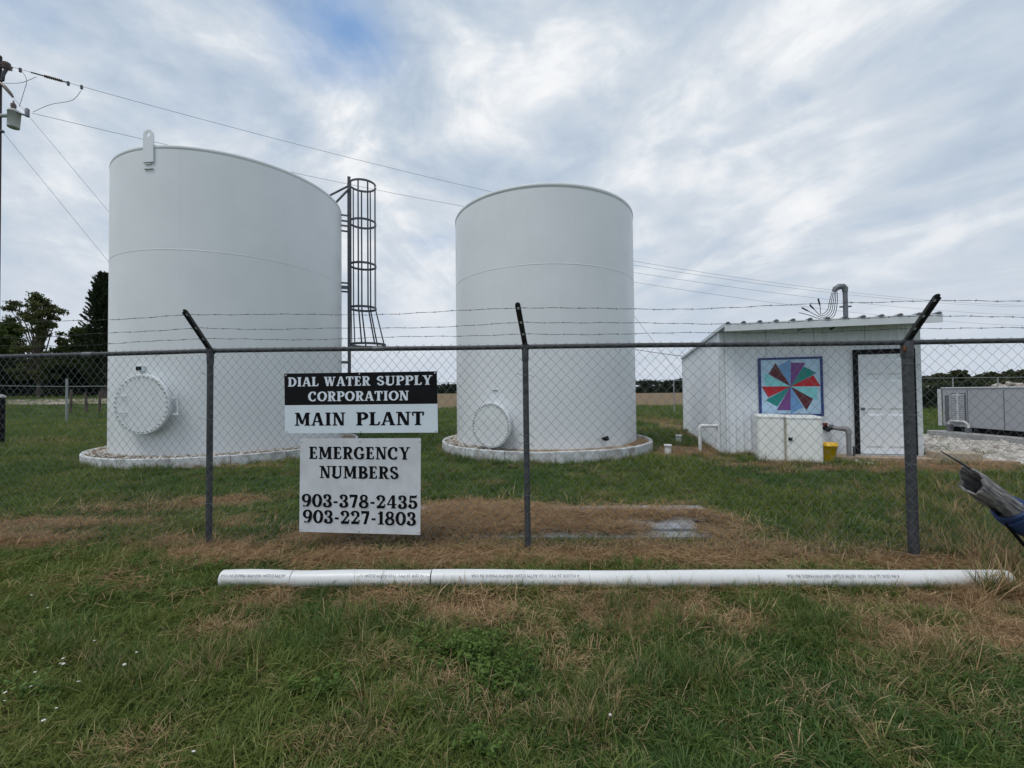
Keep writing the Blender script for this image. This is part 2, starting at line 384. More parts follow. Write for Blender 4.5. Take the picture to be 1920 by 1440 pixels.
# ------------------------------------------------------------------ water tanks
def bolt_ring(parent, c, axis, r, n, size, matl, name='bolt'):
    ax = Vector(axis).normalized(); X = Vector((0, 0, 1)).cross(ax).normalized(); Y = ax.cross(X); src = None
    for k in range(n):
        g = 2*pi*(k+.5)/n; p = Vector(c)+X*(r*math.cos(g))+Y*(r*math.sin(g))
        if src is None:
            src = MB().lathe((0, 0, 0), [(size, 0), (size, size*1.1), (size*.55, size*1.25), (size*.5, size*2.0), (0, size*2.0)], 6, ax, False).build(name, matl)
            src.parent = parent; src.location = p-ORG[parent.name]; first = src; ORG[src.name] = ORG[parent.name]
        else:
            o = src.copy(); COL.objects.link(o); o.parent = parent; o.location = p-ORG[parent.name]; ORG[o.name] = ORG[parent.name]

def make_tank(C, R, H, seams, label, rim_w):
    t = thing('water_tank', C, label, 'water tank', 'steel ground storage tanks')
    base = .17
    prof = [(R, base), (R, 1.2), (R, 2.4), (R, 3.6), (R, 4.8), (R, H)]
    MB().lathe(C, prof, 128).build('shell', m_tank, t)
    MB().lathe(C, [(R-.01, H-.075), (R+rim_w, H-.070), (R+rim_w, H-.004), (R+rim_w-.006, H+.006), (R-.05, H+.012), (R*.5, H+.06), (0, H+.10)], 128).build('roof', m_tank, t, bevel=0)
    for z in seams:
        MB().lathe(C, [(R-.004, z-.012), (R+.003, z-.006), (R+.0045, z), (R+.003, z+.006), (R-.004, z+.012)] if z > 3 else [(R-.003, z-.008), (R+.0016, z), (R-.003, z+.008)], 128).build('weld_seam', m_tank, t)
    return t
def manhole(t, C, R, px, py, rad, stand, nb):
    # the angle round the tank at which the cover centre projects to px
    best = None
    for k in range(-900, 0):
        a = pi*k/900
        p = C+Vector((math.cos(a), math.sin(a), 0))*(R+stand)
        v = Vector((-p.x, -p.y, 0))
        if v.dot(p-C) < 0: continue
        p.z = 1
        e = abs(proj(p)[0]-px)
        if best is None or e < best[0]: best = (e, a)
    a = best[1]; d = Vector((math.cos(a), math.sin(a), 0)); p = C+d*(R+stand)
    lo, hi = -.5, 4
    for _ in range(40):
        z = (lo+hi)/2; p.z = z
        if proj(p)[1] > py: lo = z
        else: hi = z
    c = Vector((p.x, p.y, z))
    m = MB().lathe(c, [(rad*.80, -stand-.25), (rad*.80, -.05), (rad, -.05), (rad, -.025), (rad*.985, -.02)], 56, d)
    neck = m.build('manhole', m_cover, t)
    cov = MB().lathe(c, [(rad*.985, -.018), (rad, -.014), (rad, .008), (rad*.985, .014), (0, .014)], 56, d, False).build('cover', m_cover, neck)
    src = None
    ax = d; X = Vector((0, 0, 1)).cross(ax).normalized(); Y = ax.cross(X); o = ORG[t.name]
    for k in range(nb):
        g = 2*pi*(k+.5)/nb; q = c+ax*.014+X*(rad*.92*math.cos(g))+Y*(rad*.92*math.sin(g))
        if src is None:
            src = MB().lathe((0, 0, 0), [(.017, 0), (.017, .016), (.010, .019), (.009, .032), (0, .032)], 6, ax, False).build('bolt', m_bolt)
            src.parent = neck; src.location = q-o
        else:
            b2 = src.copy(); COL.objects.link(b2); b2.parent = neck; b2.location = q-o
    return neck, c, d, X
tk1 = make_tank(T1C, T1R, T1H, (2.2, 4.42), 'big white steel water tank with caged ladder and lifting lug, at left', .003)
tk2 = make_tank(T2C, T2R, T2H, (2.12, 4.07), 'white steel water tank without a ladder, standing left of the shed', .008)
n1, c1_, d1, X1 = manhole(tk1, T1C, T1R, 265, 758, .60, .20, 36)
# two handles and the davit hinge on the big cover
for s in (-.16, .16):
    pc = c1_+UP*s-X1*.42
    MB().tube([pc, pc+d1*.05, pc+d1*.05+X1*.10, pc+X1*.10], .010, 6).build('handle', m_cover, n1)
hp = c1_+X1*.66
MB().cbox(hp+UP*.13-d1*.06, .16, .04, .03, X1, d1).cbox(hp-UP*.2-d1*.06, .16, .04, .03, X1, d1).tube([hp+X1*.05-UP*.24-d1*.06, hp+X1*.05+UP*.2-d1*.06], .016, 8).build('davit_hinge', m_cover, n1)
n2, c2_, d2, X2 = manhole(tk2, T2C, T2R, 920, 797, .475, .26, 44)
# little drip hood above each manhole
def on_tank(C, R, px, py):
    d = ray(px, py); o = Vector((0, 0, EYE)); a = d.x**2+d.y**2; bq = -2*(d.x*C.x+d.y*C.y); cq = C.x**2+C.y**2-R*R
    s = (-bq-math.sqrt(bq*bq-4*a*cq))/(2*a); return o+d*s
def tank_frame(C, p):
    r = Vector((p.x-C.x, p.y-C.y, 0)).normalized(); return r, Vector((-r.y, r.x, 0))
p = on_tank(T1C, T1R, 267, 691); r, tg = tank_frame(T1C, p)
MB().cbox(p+r*.035, .15, .07, .11, tg, r).build('port_frame', m_tank, tk1, bevel=.006)
MB().cbox(p+r*.072, .12, .02, .075, tg, r).build('sight_port', m_black, tk1)
p = on_tank(T2C, T2R, 929, 731); r, tg = tank_frame(T2C, p)
MB().cbox(p+r*.012, .13, .03, .012, tg, r).build('name_bracket', m_bolt, tk2)
# valve on the second tank
p = on_tank(T2C, T2R, 1130, 822); r, tg = tank_frame(T2C, p)
MB().lathe(p-r*.05, [(.022, 0), (.022, .12), (.045, .12), (.045, .16), (.028, .17), (.028, .23)], 14, r, cap=True).build('drain_valve', m_black, tk2)
MB().tube([p+r*.14, p+r*.14+Vector((-.11, -.02, .012))], .011, 6).cbox(p+r*.15+UP*.04, .03, .03, .05, tg, r).build('valve_lever', m_black, tk2)
# lifting lug on the rim of the first tank
p = on_tank(T1C, T1R, 280, 300); r, tg = tank_frame(T1C, p)
b0 = Vector((p.x, p.y, 0)); wl = .115; z0, z1 = T1H-.36, T1H+.20
poly = [b0+tg*(-wl)+UP*z0, b0+tg*wl+UP*z0, b0+tg*wl+UP*z1]
outer = [(-wl, z0), (wl, z0), (wl, z1)]+[(wl*math.cos(g), z1+wl*math.sin(g)) for g in np.linspace(0, pi, 14)[1:-1]]+[(-wl, z1)]
hole = [(.045*math.cos(g), z1+.015+.058*math.sin(g)) for g in np.linspace(-pi/2, 1.5*pi, 17)[:-1]]
def plate_with_hole(mb, outer, hole, f, ext):
    no = len(outer); nh = len(hole)
    vo = [f(*q) for q in outer]; vh = [f(*q) for q in hole]
    ext = Vector(ext); vs = vo+vh+[v+ext for v in vo]+[v+ext for v in vh]
    fs = []
    ang = lambda q: math.atan2(q[1]-hole_c[1], q[0]-hole_c[0])
    hole_c = (sum(h[0] for h in hole)/nh, sum(h[1] for h in hole)/nh)
    def near(i):
        return min(range(nh), key=lambda k: abs(((ang(hole[k])-ang(outer[i])+pi) % (2*pi))-pi))
    k = no+nh
    for i in range(no):
        j = (i+1) % no; a, b_ = near(i), near(j)
        idx = [a]
        while idx[-1] != b_: idx.append((idx[-1]+1) % nh)
        fs.append((j, i)+tuple(no+q for q in idx)); fs.append((k+i, k+j)+tuple(k+no+q for q in idx[::-1]))
        fs.append((i, j, k+j, k+i))
    for q in range(nh):
        w = (q+1) % nh; fs.append((no+w, no+q, k+no+q, k+no+w))
    mb.add(vs, fs)
mb = MB(); plate_with_hole(mb, outer, hole, lambda a, z: b0+r*.004+tg*a+UP*z, r*.03)
mb.build('lifting_lug', m_tank, tk1)
for z, w, dz in ((z0-.03, .12, .010), (z0-.13, .2, .008)):
    MB().cbox(b0+r*.012+UP*z, w, .03, dz*2, tg, r).build('lug_weld', m_bolt, tk1)

# caged ladder on the first tank's right flank
D1 = math.hypot(T1C.x, T1C.y); az = math.atan2(T1C.x, T1C.y)+math.asin(T1R/D1)
lr = Vector((math.cos(az), -math.sin(az), 0))                 # outward, square to the sight line
lt_ = Vector((lr.y, -lr.x, 0)); LB = Vector((T1C.x, T1C.y, 0))+lr*(T1R+.20)
lad = MB().cbox(LB+lt_*.21+UP*((7.62+.35)/2), .085, .016, 7.27, lr, lt_).build('ladder', m_galvdk, tk1)
MB().cbox(LB-lt_*.21+UP*((7.62+.35)/2), .085, .016, 7.27, lr, lt_).build('rail', m_galvdk, lad)
src = None
for k in range(24):
    z = .6+.3*k
    if z > 7.3: break
    if src is None:
        src = MB().tube([LB-lt_*.21+UP*.6, LB+lt_*.21+UP*.6], .011, 6).build('rung', m_galvdk, lad)
    else: inst(src, lad, Matrix.Translation((0, 0, z-.6)))
cage = None
def hoop(z, rr, off, w=.065):
    c = LB+lr*off+UP*z; vs, fs, n = [], [], 28
    for k in range(n+1):
        g = 2*pi*k/n
        dd = lr*math.cos(g)+lt_*math.sin(g)
        for (q, h) in ((rr, -w/2), (rr, w/2), (rr+.008, w/2), (rr+.008, -w/2)): vs.append(c+dd*q+UP*h)
    for k in range(n):
        for i in range(4):
            j = (i+1) % 4; fs.append((k*4+i, k*4+j, (k+1)*4+j, (k+1)*4+i))
    return MB().add(vs, fs, False)
zs = [(7.52, .37), (6.40, .37), (5.15, .37), (3.90, .37), (2.84, .50)]
for i, (z, rr) in enumerate(zs):
    h = hoop(z, rr, rr+.01)
    if i == 0: cage = h.build('safety_cage', m_galvdk, tk1)
    else: h.build('hoop', m_galvdk, cage)
for g in np.linspace(-.80*pi, .80*pi, 8)+.17:
    dd = lr*math.cos(g)+lt_*math.sin(g)
    pts = [LB+lr*(rr+.01)+dd*(rr-.004)+UP*(z+(.03 if i == 0 else -.03 if i == 4 else 0)) for i, (z, rr) in enumerate(zs)]
    mb = MB(); tn = dd.cross(UP)
    vs, fs = [], []
    for q in pts:
        for a_, b_ in ((-.021, -.004), (.021, -.004), (.021, .004), (-.021, .004)): vs.append(q+tn*a_+dd*b_)
    for i in range(4):
        for k in range(4): l = (k+1) % 4; fs.append((i*4+k, i*4+l, i*4+4+l, i*4+4+k))
    mb.add(vs, fs).build('cage_bar', m_galvdk, cage)
for z in (6.46, 6.16, 4.53, 4.38, 2.3):
    for s in (-.21, .21):
        MB().box(LB+lt_*(s-.008)-lr*.22+UP*z, lr*.24, lt_*.016, UP*.05).build('bracket', m_galv, lad)
e = LB-lr*1.30-lt_*.38+UP*(T1H+.10)
MB().tube([LB-lt_*.24+UP*7.56, e, e-UP*.08], .030, 8).build('handrail', m_galvdk, lad)
MB().tube([LB+lt_*.24+UP*7.25, LB-lr*.50+lt_*.24+UP*(T1H+.02)], .030, 8).build('handrail', m_galvdk, lad)
p = LB-lr*.40+UP*T1H
MB().cbox(p+UP*.02, .14, .62, .03, lr, lt_).build('roof_bracket', m_tank, tk1)

# ------------------------------------------------------------------ kerb rings round the tanks
def ring(C, R, Rt, label, nseg, h):
    t = thing('kerb_ring', C, label, 'kerb', 'concrete kerb rings round the tanks')
    src = None
    for k in range(nseg):
        a0 = 2*pi*k/nseg+.0018; a1 = 2*pi*(k+1)/nseg-.0018+random.uniform(-.002, .0005); hh = h+random.uniform(-.008, .008); dr = random.uniform(-.012, .012)
        w = .075
        prof = [(R-w+dr, -.1), (R-w+dr, hh-.012), (R-w+.012+dr, hh), (R-.012+dr, hh), (R+dr, hh-.014), (R+dr, -.1)]
        m = MB().lathe(C, prof[::-1], 7, a0=a0, a1=a1, smooth=False)
        n0 = len(prof)
        for kk in (0, 7):
            vs = [m.v[i*8+kk] for i in range(n0)]; m.add(vs, [tuple(range(n0)) if kk == 0 else tuple(range(n0))[::-1]])
        m.build('kerb_block', m_curb, t)
    m_fill = mat('gravel_and_straw_fill', (.36, .30, .24), .95, 0, .4, 26, .8, 60, col2=(.13, .09, .06))
    MB().lathe(C, [(R-.07, h-.03), (Rt+.1, h-.015), (Rt-.08, h-.005)], 64, smooth=False).build('gravel_fill', m_fill, t)
    return t
ring1 = ring(T1C, R1, T1R, 'low white kerb ring with loose gravel round the big left tank', 18, .20)
ring2 = ring(T2C, R2, T2R, 'low white kerb ring with straw tufts round the tank beside the shed', 16, .235)

# ------------------------------------------------------------------ shed
shed = thing('pump_shed', sh(0, 0), 'small white metal-sided pump shed with low sloping roof and black door frame', 'shed')
ZF, ZB, OV = 2.72, 2.56, .62           # roof underside height at the front wall / back wall, front overhang
slope = (ZB-ZF)/SH_D
def zroof(v): return ZF+slope*v
def rib_sheet(o, ud, width, nd, z0, ztop, pitch=.15, depth=.016):
    """vertical ribbed metal sheet; ztop(u) gives the top edge"""
    us = []; u = 0.0
    prof = [(0, 0), (.55, 0), (.68, 1), (.87, 1)]
    n = max(1, round(width/pitch)); pw = width/n
    pts = [((i+a)*pw, b) for i in range(n) for a, b in prof]+[(width, 0)]
    vs, fs = [], []
    for (a, b_) in pts:
        q = o+ud*a+nd*(b_*depth); vs += [q+UP*z0, q+UP*ztop(a)]
    for i in range(len(pts)-1): fs.append((2*i, 2*i+2, 2*i+3, 2*i+1))
    return MB().add(vs, fs, False)
MB().prism([sh(.03, .03, .0), sh(SH_W-.03, .03, .0), sh(SH_W-.03, SH_D-.03, .0), sh(.03, SH_D-.03, .0)], UP*2.5).build('wall_core', m_siding, shed)
pw = SH_W/4
for i in range(4):
    rib_sheet(sh(i*pw+.003, 0), SH_X, pw-.006, -SH_Y, .02, lambda a: ZF-.005).build('wall_panel', m_siding, shed)
sw = SH_D/6
for i in range(6):
    rib_sheet(sh(0, SH_D-i*sw-.003), -SH_Y, sw-.006, -SH_X, .02, lambda a, i=i: zroof(SH_D-i*sw-a)-.005).build('wall_panel', m_siding, shed)
    rib_sheet(sh(SH_W, i*sw+.003), SH_Y, sw-.006, SH_X, .02, lambda a, i=i: zroof(i*sw+a)-.005).build('wall_panel', m_siding, shed)
for i in range(4):
    rib_sheet(sh(SH_W-i*pw-.003, SH_D), -SH_X, pw-.006, SH_Y, .02, lambda a: ZB-.005).build('wall_panel', m_siding, shed)
for (u, v, du, dv) in ((0, 0, 1, 1), (SH_W, 0, -1, 1), (0, SH_D, 1, -1), (SH_W, SH_D, -1, -1)):
    m = MB(); top = zroof(v)-.01
    m.box(sh(u, v, .01)-SH_X*du*.022-SH_Y*dv*.022, SH_X*du*.10, SH_Y*dv*.006, UP*top)
    m.box(sh(u, v, .012)-SH_X*du*.022-SH_Y*dv*.014, SH_X*du*.006, SH_Y*dv*.09, UP*top)
    m.build('corner_trim', m_trim, shed)
# roof deck with ribs
n0, n1v = -OV, SH_D+.12
def zr(v): return zroof(v)
RW = SH_W-.02
roof = MB().prism([sh(-.03, n0, zr(n0)+.0), sh(-.03, n1v, zr(n1v)), sh(-.03, n1v, zr(n1v)+.05), sh(-.03, n0, zr(n0)+.05)], SH_X*(RW+.06)).build('roof', m_roof, shed)
src = None; nr = 12
for i in range(nr+1):
    u = .02+(RW-.04)*i/nr
    a, b_ = sh(u, n0-.05, zr(n0-.05)+.048), sh(u, n1v, zr(n1v)+.048)
    if src is None:
        m = MB(); vs = []
        for q in (a, b_): vs += [q-SH_X*.045, q-SH_X*.018+UP*.032, q+SH_X*.018+UP*.032, q+SH_X*.045]
        m.add(vs, [(0, 4, 5, 1), (1, 5, 6, 2), (2, 6, 7, 3), (3, 7, 4, 0), (0, 1, 2, 3), (7, 6, 5, 4)])
        src = m.build('roof_rib', m_galv, roof); u0 = u
    else: inst(src, roof, Matrix.Translation(SH_X*(u-u0)))
MB().box(sh(-.04, n0-.03, zr(n0)-.115), SH_X*(RW+.08), SH_Y*.028, UP*.155).build('fascia', m_trim, shed, bevel=.004)
MB().prism([sh(-.034, n0, zr(n0)-.02), sh(-.034, n1v, zr(n1v)-.02), sh(-.034, n1v, zr(n1v)+.052), sh(-.034, n0, zr(n0)+.052)], -SH_X*.02).build('rake_trim', m_trim, shed)
MB().prism([sh(RW+.034, n0, zr(n0)-.02), sh(RW+.034, n1v, zr(n1v)-.02), sh(RW+.034, n1v, zr(n1v)+.052), sh(RW+.034, n0, zr(n0)+.052)], SH_X*.02).build('rake_trim', m_trim, shed)
MB().box(sh(.01, -OV+.03, ZF-.026-slope*OV), SH_X*(RW-.02), SH_Y*(OV-.06), UP*.012+Vector((0, 0, 0))).build('soffit', m_trim, shed)
# door
wn = -SH_Y; wp0 = sh(0, -.02)
def wall_uv(px, py):
    q = hit(px, py, wp0, wn); return (q-SH_O).dot(SH_X), q.z
dl, _ = wall_uv(1601, 750); dr_, _ = wall_uv(1717, 750); _, dtz = wall_uv(1640, 655)
il, _ = wall_uv(1609.5, 750); ir, _ = wall_uv(1708.5, 750); _, itz = wall_uv(1640, 664)
fr = MB()
fr.box(sh(dl, -.05, .06), SH_X*(il-dl), SH_Y*.035, UP*(dtz-.06)); fr.box(sh(ir, -.05, .06), SH_X*(dr_-ir), SH_Y*.035, UP*(dtz-.06))
fr.box(sh(il+.001, -.048, itz), SH_X*(ir-il-.002), SH_Y*.033, UP*(dtz-itz)).build('door_frame', m_black, shed)
door = MB().box(sh(il+.004, -.036, .09), SH_X*(ir-il-.008), SH_Y*.022, UP*(itz-.094)).build('door', m_door, shed)
dw = ir-il; dh = itz-.09
src = None
for (z0_, z1_) in ((.06, .40), (.44, .74), (.79, .95)):
    for s in (0, 1):
        u0, u1 = il+dw*(.14+.40*s), il+dw*(.14+.40*s+.32); za, zb = .09+dh*z0_, .09+dh*z1_
        f_ = lambda u, z, d: sh(u, -.036-d, z)
        vs = [f_(u0, za, .0), f_(u1, za, .0), f_(u1, zb, .0), f_(u0, zb, .0)]
        e = .035
        vs += [f_(u0+e, za+e, .014), f_(u1-e, za+e, .014), f_(u1-e, zb-e, .014), f_(u0+e, zb-e, .014)]
        MB().add(vs, [(4, 5, 6, 7), (0, 1, 5, 4), (1, 2, 6, 5), (2, 3, 7, 6), (3, 0, 4, 7)]).build('door_panel', m_door, door)
MB().lathe(sh(il+dw*.06, -.037, 1.0), [(.028, 0), (.026, .01), (.012, .012), (.012, .03), (.028, .04), (.028, .06), (0, .07)], 14, -SH_Y).build('handle', m_galv, door)
MB().box(sh(dl, -.16, .0), SH_X*(dr_-dl), SH_Y*.14, UP*.075).build('door_sill', m_conc, shed)
# service mast on the roof
mp = hit(1586, 603, sh(0, -.1), wn); mu = (mp-SH_O).dot(SH_X); zt = zr(-.1)+.05
mast_b = sh(mu, -.1, zt-.1); _, mz = 0, atY(1583, 545, mast_b.y).z
mast = MB().tube([mast_b, Vector((mast_b.x, mast_b.y, mz))], .043, 12).build('service_mast', m_galv, shed)
wh = Vector((mast_b.x, mast_b.y, mz))
MB().tube([wh-UP*.02, wh+UP*.05, wh+UP*.085-SH_X*.03, wh+UP*.09-SH_X*.10, wh+UP*.05-SH_X*.17, wh+UP*.0-SH_X*.19], [.05, .055, .06, .062, .055, .045], 12).build('weatherhead', m_galv, mast)
MB().cbox(wh-UP*.33, .20, .05, .025, SH_X, SH_Y).build('mast_clamp', m_galvdk, mast)
MB().cbox(wh-UP*.62, .14, .12, .03, SH_X, SH_Y).tube([wh-UP*.60, wh-UP*.78-SH_X*.26+SH_Y*.05], .022, 6).build('mast_brace', m_galvdk, mast)
drip = wh-SH_X*.18-UP*.02
ends = [(-.40, -.04), (-.54, -.15), (-.68, -.20), (-.75, -.31), (-.85, -.72)]
for i, (ex, ez) in enumerate(ends):
    e = wh+SH_X*(ex-.1)+UP*(ez-.1)+SH_Y*(random.uniform(-.08, .08) if i < 4 else .12)
    lo = -.40-.03*i
    pts = []
    ctrl = [drip+SH_X*(.022*i-.05), drip-UP*.18+SH_X*(.035*i-.10), drip-UP*(.36+.03*i)+SH_X*(.03*i-.14), drip-UP*(.44+.035*i)-SH_X*(.26-.01*i)] + ([sub(drip-UP*.46-SH_X*.22, e, .6)-UP*.03, e] if i < 4 else [e])
    for k in range(17):
        u = k/16*(len(ctrl)-1); j = min(int(u), len(ctrl)-2); w = u-j
        p0_, p1_, p2_, p3_ = ctrl[max(j-1, 0)], ctrl[j], ctrl[j+1], ctrl[min(j+2, len(ctrl)-1)]
        pts.append(.5*((2*p1_)+(-p0_+p2_)*w+(2*p0_-5*p1_+4*p2_-p3_)*w*w+(-p0_+3*p1_-3*p2_+p3_)*w**3))
    MB().tube(pts, [.0065]*14+[.015]*3 if i < 3 else .0065, 6).build('service_lead', m_black, mast)

# quilt board on the front wall
qu0, _ = wall_uv(1422, 725); qu1, _ = wall_uv(1542, 725); _, qz1 = wall_uv(1480, 670); _, qz0 = wall_uv(1480, 779.5)
quilt = thing('quilt_board', sh(qu0, -.06, qz0), 'painted barn quilt board with a twelve-blade pinwheel, hung on the shed wall', 'quilt board')
m_q = {k: mat('quilt_'+k, c, .45, 0, .03, 10) for k, c in dict(pale=(.42, .60, .77), navy=(.012, .035, .17), red=(.45, .006, .018), maroon=(.085, .010, .018),
        blue=(.13, .29, .54), purple=(.16, .045, .22), teal=(.002, .22, .205), aqua=(.20, .58, .62)).items()}
MB().box(sh(qu0+.02, -.050, qz0+.02), SH_X*(qu1-qu0-.04), SH_Y*.024, UP*(qz1-qz0-.04)).build('board', m_q['pale'], quilt)
bw = .045
for (a0, a1, b0_, b1_) in ((qu0, qu0+bw, qz0, qz1), (qu1-bw, qu1, qz0, qz1), (qu0+bw, qu1-bw, qz0, qz0+bw), (qu0+bw, qu1-bw, qz1-bw, qz1)):
    MB().box(sh(a0, -.064, b0_), SH_X*(a1-a0-.0005), SH_Y*.036, UP*(b1_-b0_-.0005)).build('border', m_q['navy'], quilt)
qcx, qcz = wall_uv(1481.5, 724.5); qs = (qu1-qu0)*.5*1.0
# vertices of the pinwheel blades in the photo, zoom pixels of the panel crop -> photo pixels
def zp(x, y): return (1240+x/3.5556, 530+y/3.5556)
cz = (858, 692)
blades = [('purple', (860, 533), (957, 535)), ('teal', (945, 558), (1030, 602)), ('red', (1008, 617), (1058, 690)),
          ('aqua', (1035, 700), (1032, 785)), ('maroon', (1007, 775), (963, 850)), ('blue', (940, 830), (858, 872)),
          ('purple', (857, 850), (765, 848)), ('teal', (770, 825), (692, 783)), ('red', (710, 765), (665, 693)),
          ('aqua', (687, 686), (685, 605)), ('maroon', (711, 610), (757, 537)), ('blue', (775, 555), (857, 513))]
for i, (cn, a, b_) in enumerate(blades):
    tri = [wall_uv(*zp(*q)) for q in (cz, a, b_)]
    off = -.0535-.0004*i
    vs = [sh(u, off, z) for u, z in tri]
    MB().prism(vs, SH_Y*.003).build('pinwheel_blade', m_q[cn], quilt)

# white box tank in front of the shed
bx = Vector((.905, -.425, 0)).normalized(); by = Vector((-bx.y, bx.x, 0)); bo = Vector((4.80, 8.28, 0))
BW, BD, BH = 1.06, .88, .90
box = thing('box_tank', bo+bx*BW/2+by*BD/2, 'stained white plastic box tank in two halves below the quilt board', 'tank')
def rbox(o, u0, u1, w, h, rad, flare=0.0):
    pts = []
    for (cx, cy, a0) in ((u1-rad, rad, -pi/2), (u1-rad, w-rad, 0), (u0+rad, w-rad, pi/2), (u0+rad, rad, pi)):
        for k in range(6): g = a0+pi/2*k/5; pts.append((cx+rad*math.cos(g), cy+rad*math.sin(g)))
    m = MB(); n = len(pts); lev = [(0, 1.0), (h*.5, 1.006), (h-.04, 1.0), (h-.035, 1.02), (h-.008, 1.02), (h, 1.005)]
    cx, cy = (u0+u1)/2, w/2; vs, fs = [], []
    for (z, s) in lev:
        for (a, b_) in pts: vs.append(o+bx*(cx+(a-cx)*s)+by*(cy+(b_-cy)*s)+UP*z)
    for i in range(len(lev)-1):
        for k in range(n): l = (k+1) % n; fs.append((i*n+k, i*n+l, (i+1)*n+l, (i+1)*n+k))
    fs.append(tuple((len(lev)-1)*n+k for k in range(n)))
    return m.add(vs, fs, True if False else False)
rbox(bo, 0, .475, BD, BH, .10).build('shell_half', m_poly, box); rbox(bo, .487, BW, BD, BH-.012, .05).build('shell_half', m_poly, box)
m_stain = mat('yellowed_stain', (.52, .50, .40), .7, 0, .2, 9)
MB().box(bo+bx*.470+by*.02+UP*.03, bx*.022, by*.05, UP*(BH-.09)).build('seam_strip', m_stain, box)
MB().cbox(bo+bx*.54-by*.016+UP*.46, .06, .02, .045, bx, by).tube([bo+bx*.54-by*.02+UP*.46, bo+bx*.575-by*.03+UP*.50], .010, 6).tube([bo+bx*.54-by*.02+UP*.46, bo+bx*.515-by*.03+UP*.50], .010, 6).build('latch', m_black, box)

# yellow bucket
bp = G(1551, 864); bp.z = 0
bucket = thing('bucket', bp, 'yellow plastic bucket standing beside the white box tank', 'bucket')
bt = Vector((.10, -.03, 1)).normalized()
MB().lathe(bp+UP*-.005, [(0, .0), (.108, .0), (.112, .01), (.138, .30), (.150, .30), (.150, .318), (.140, .322), (.146, .36), (.138, .36), (.130, .30), (.105, .02), (0, .02)], 28, bt).build('pail', m_yellow, bucket)
src = MB()
for k in range(17):
    g = pi*k/16; src.v.append(0) if False else None
pts = [bp+bt*.30+Vector((.155*math.cos(g), -.02-.10*math.sin(g)*.5, -.13*math.sin(g))) for g in np.linspace(0, pi, 15)]
MB().tube(pts, .004, 5).build('handle', m_galv, bucket)

# standpipes and caps round the shed
pb = G(1592.5, 862); pb.z = 0
sp_ = thing('stand_pipe', pb, 'grey elbowed standpipe left of the shed door', 'pipe')
zt_ = .60; el = (-SH_X*.8+SH_Y*.6).normalized(); L_ = .30
pts = [pb-UP*.1, pb+UP*(zt_-.07), pb+UP*(zt_-.02)+el*.02, pb+UP*zt_+el*.07, pb+UP*(zt_+.03)+el*L_]
MB().tube(pts, .042, 12).build('riser', m_greypipe, sp_)
MB().tube([pb+UP*(zt_-.10), pb+UP*(zt_-.02), pb+UP*(zt_+.01)+el*.03, pb+UP*(zt_+.012)+el*.10], .053, 12).build('elbow', m_greypipe, sp_)
MB().tube([pb+UP*(zt_+.022)+el*(L_-.05), pb+UP*(zt_+.033)+el*(L_+.02)], .056, 12).build('end_collar', m_galvdk, sp_)
p2 = pb+SH_X*.10+SH_Y*.04
tag(MB().tube([p2-UP*.05, p2+UP*.22, p2+UP*.26], [.018, .018, .025], 8).build('conduit_stub', m_galvdk, None, origin=p2), 'thin dark conduit stub beside the grey standpipe', 'pipe')
sv = sh(*[wall_uv(1547, 802)[0], -.03], wall_uv(1547, 802)[1])
spg = thing('hose_bib', sv, 'dark hose tap with red handle on the shed wall above the bucket', 'tap')
MB().lathe(sv, [(.05, 0), (.05, .02), (.028, .022), (.028, .10), (.05, .10), (.05, .13), (0, .13)], 14, -SH_Y-UP*.2).build('spout', m_black, spg)
MB().cbox(sv-SH_Y*.05+UP*.075-SH_X*.02, .09, .04, .06, SH_X, SH_Y).build('valve_wheel', m_red, spg, bevel=.01)
pw_ = G(1313, 846); pw_.z = 0
jp = thing('vent_pipe', pw_, 'white plastic pipe bent at right angles into the shed side wall', 'pipe')
MB().tube([pw_-UP*.1, pw_+UP*.53, pw_+UP*.565+SH_X*.01, pw_+UP*.585+SH_X*.04, pw_+UP*.59+SH_X*.10, pw_+UP*.59+SH_X*.48], .038, 12).build('pipe_run', m_pvc, jp)
MB().tube([pw_+UP*.48, pw_+UP*.55, pw_+UP*.59+SH_X*.03, pw_+UP*.59+SH_X*.09], .045, 12).build('elbow', m_pvc, jp)
for (px, py, rr, hh, lab) in ((1252.5, 850, .088, .20, 'short white pipe stub with cap, nearest the kerb ring'), (1273, 830, .085, .21, 'short white cleanout stub with flanged cap near the shed wall')):
    q = G(px, py); q.z = 0
    o = thing('pipe_stub', q, lab, 'pipe stub')
    MB().lathe(q, [(rr*.82, -.05), (rr*.82, hh-.03)], 20).build('stub', m_pvc, o)
    MB().lathe(q, [(rr*.82, hh-.045), (rr, hh-.045), (rr, hh-.006), (rr*.9, hh), (0, hh)], 20).build('cap', m_pvc, o)
q = G(1286, 817); q.z = 0
o = thing('hydrant_stub', q, 'small dark faucet post against the shed side wall', 'faucet')
MB().tube([q-UP*.05, q+UP*.20], .014, 8).build('riser', m_galvdk, o); MB().tube([q+UP*.18-SH_X*.05, q+UP*.2, q+UP*.18+SH_X*.08], .014, 8).build('spout', m_galvdk, o)

# sandy walk at the door
wk = [sh(2.05, -.02), sh(4.7, -.02), sh(4.8, -.50), sh(1.95, -.46)]
tag(MB().prism([Vector((p.x, p.y, -.02)) for p in wk], UP*.085).build('door_path', m_walk), 'sandy strip of path along the front of the shed', kind='structure')

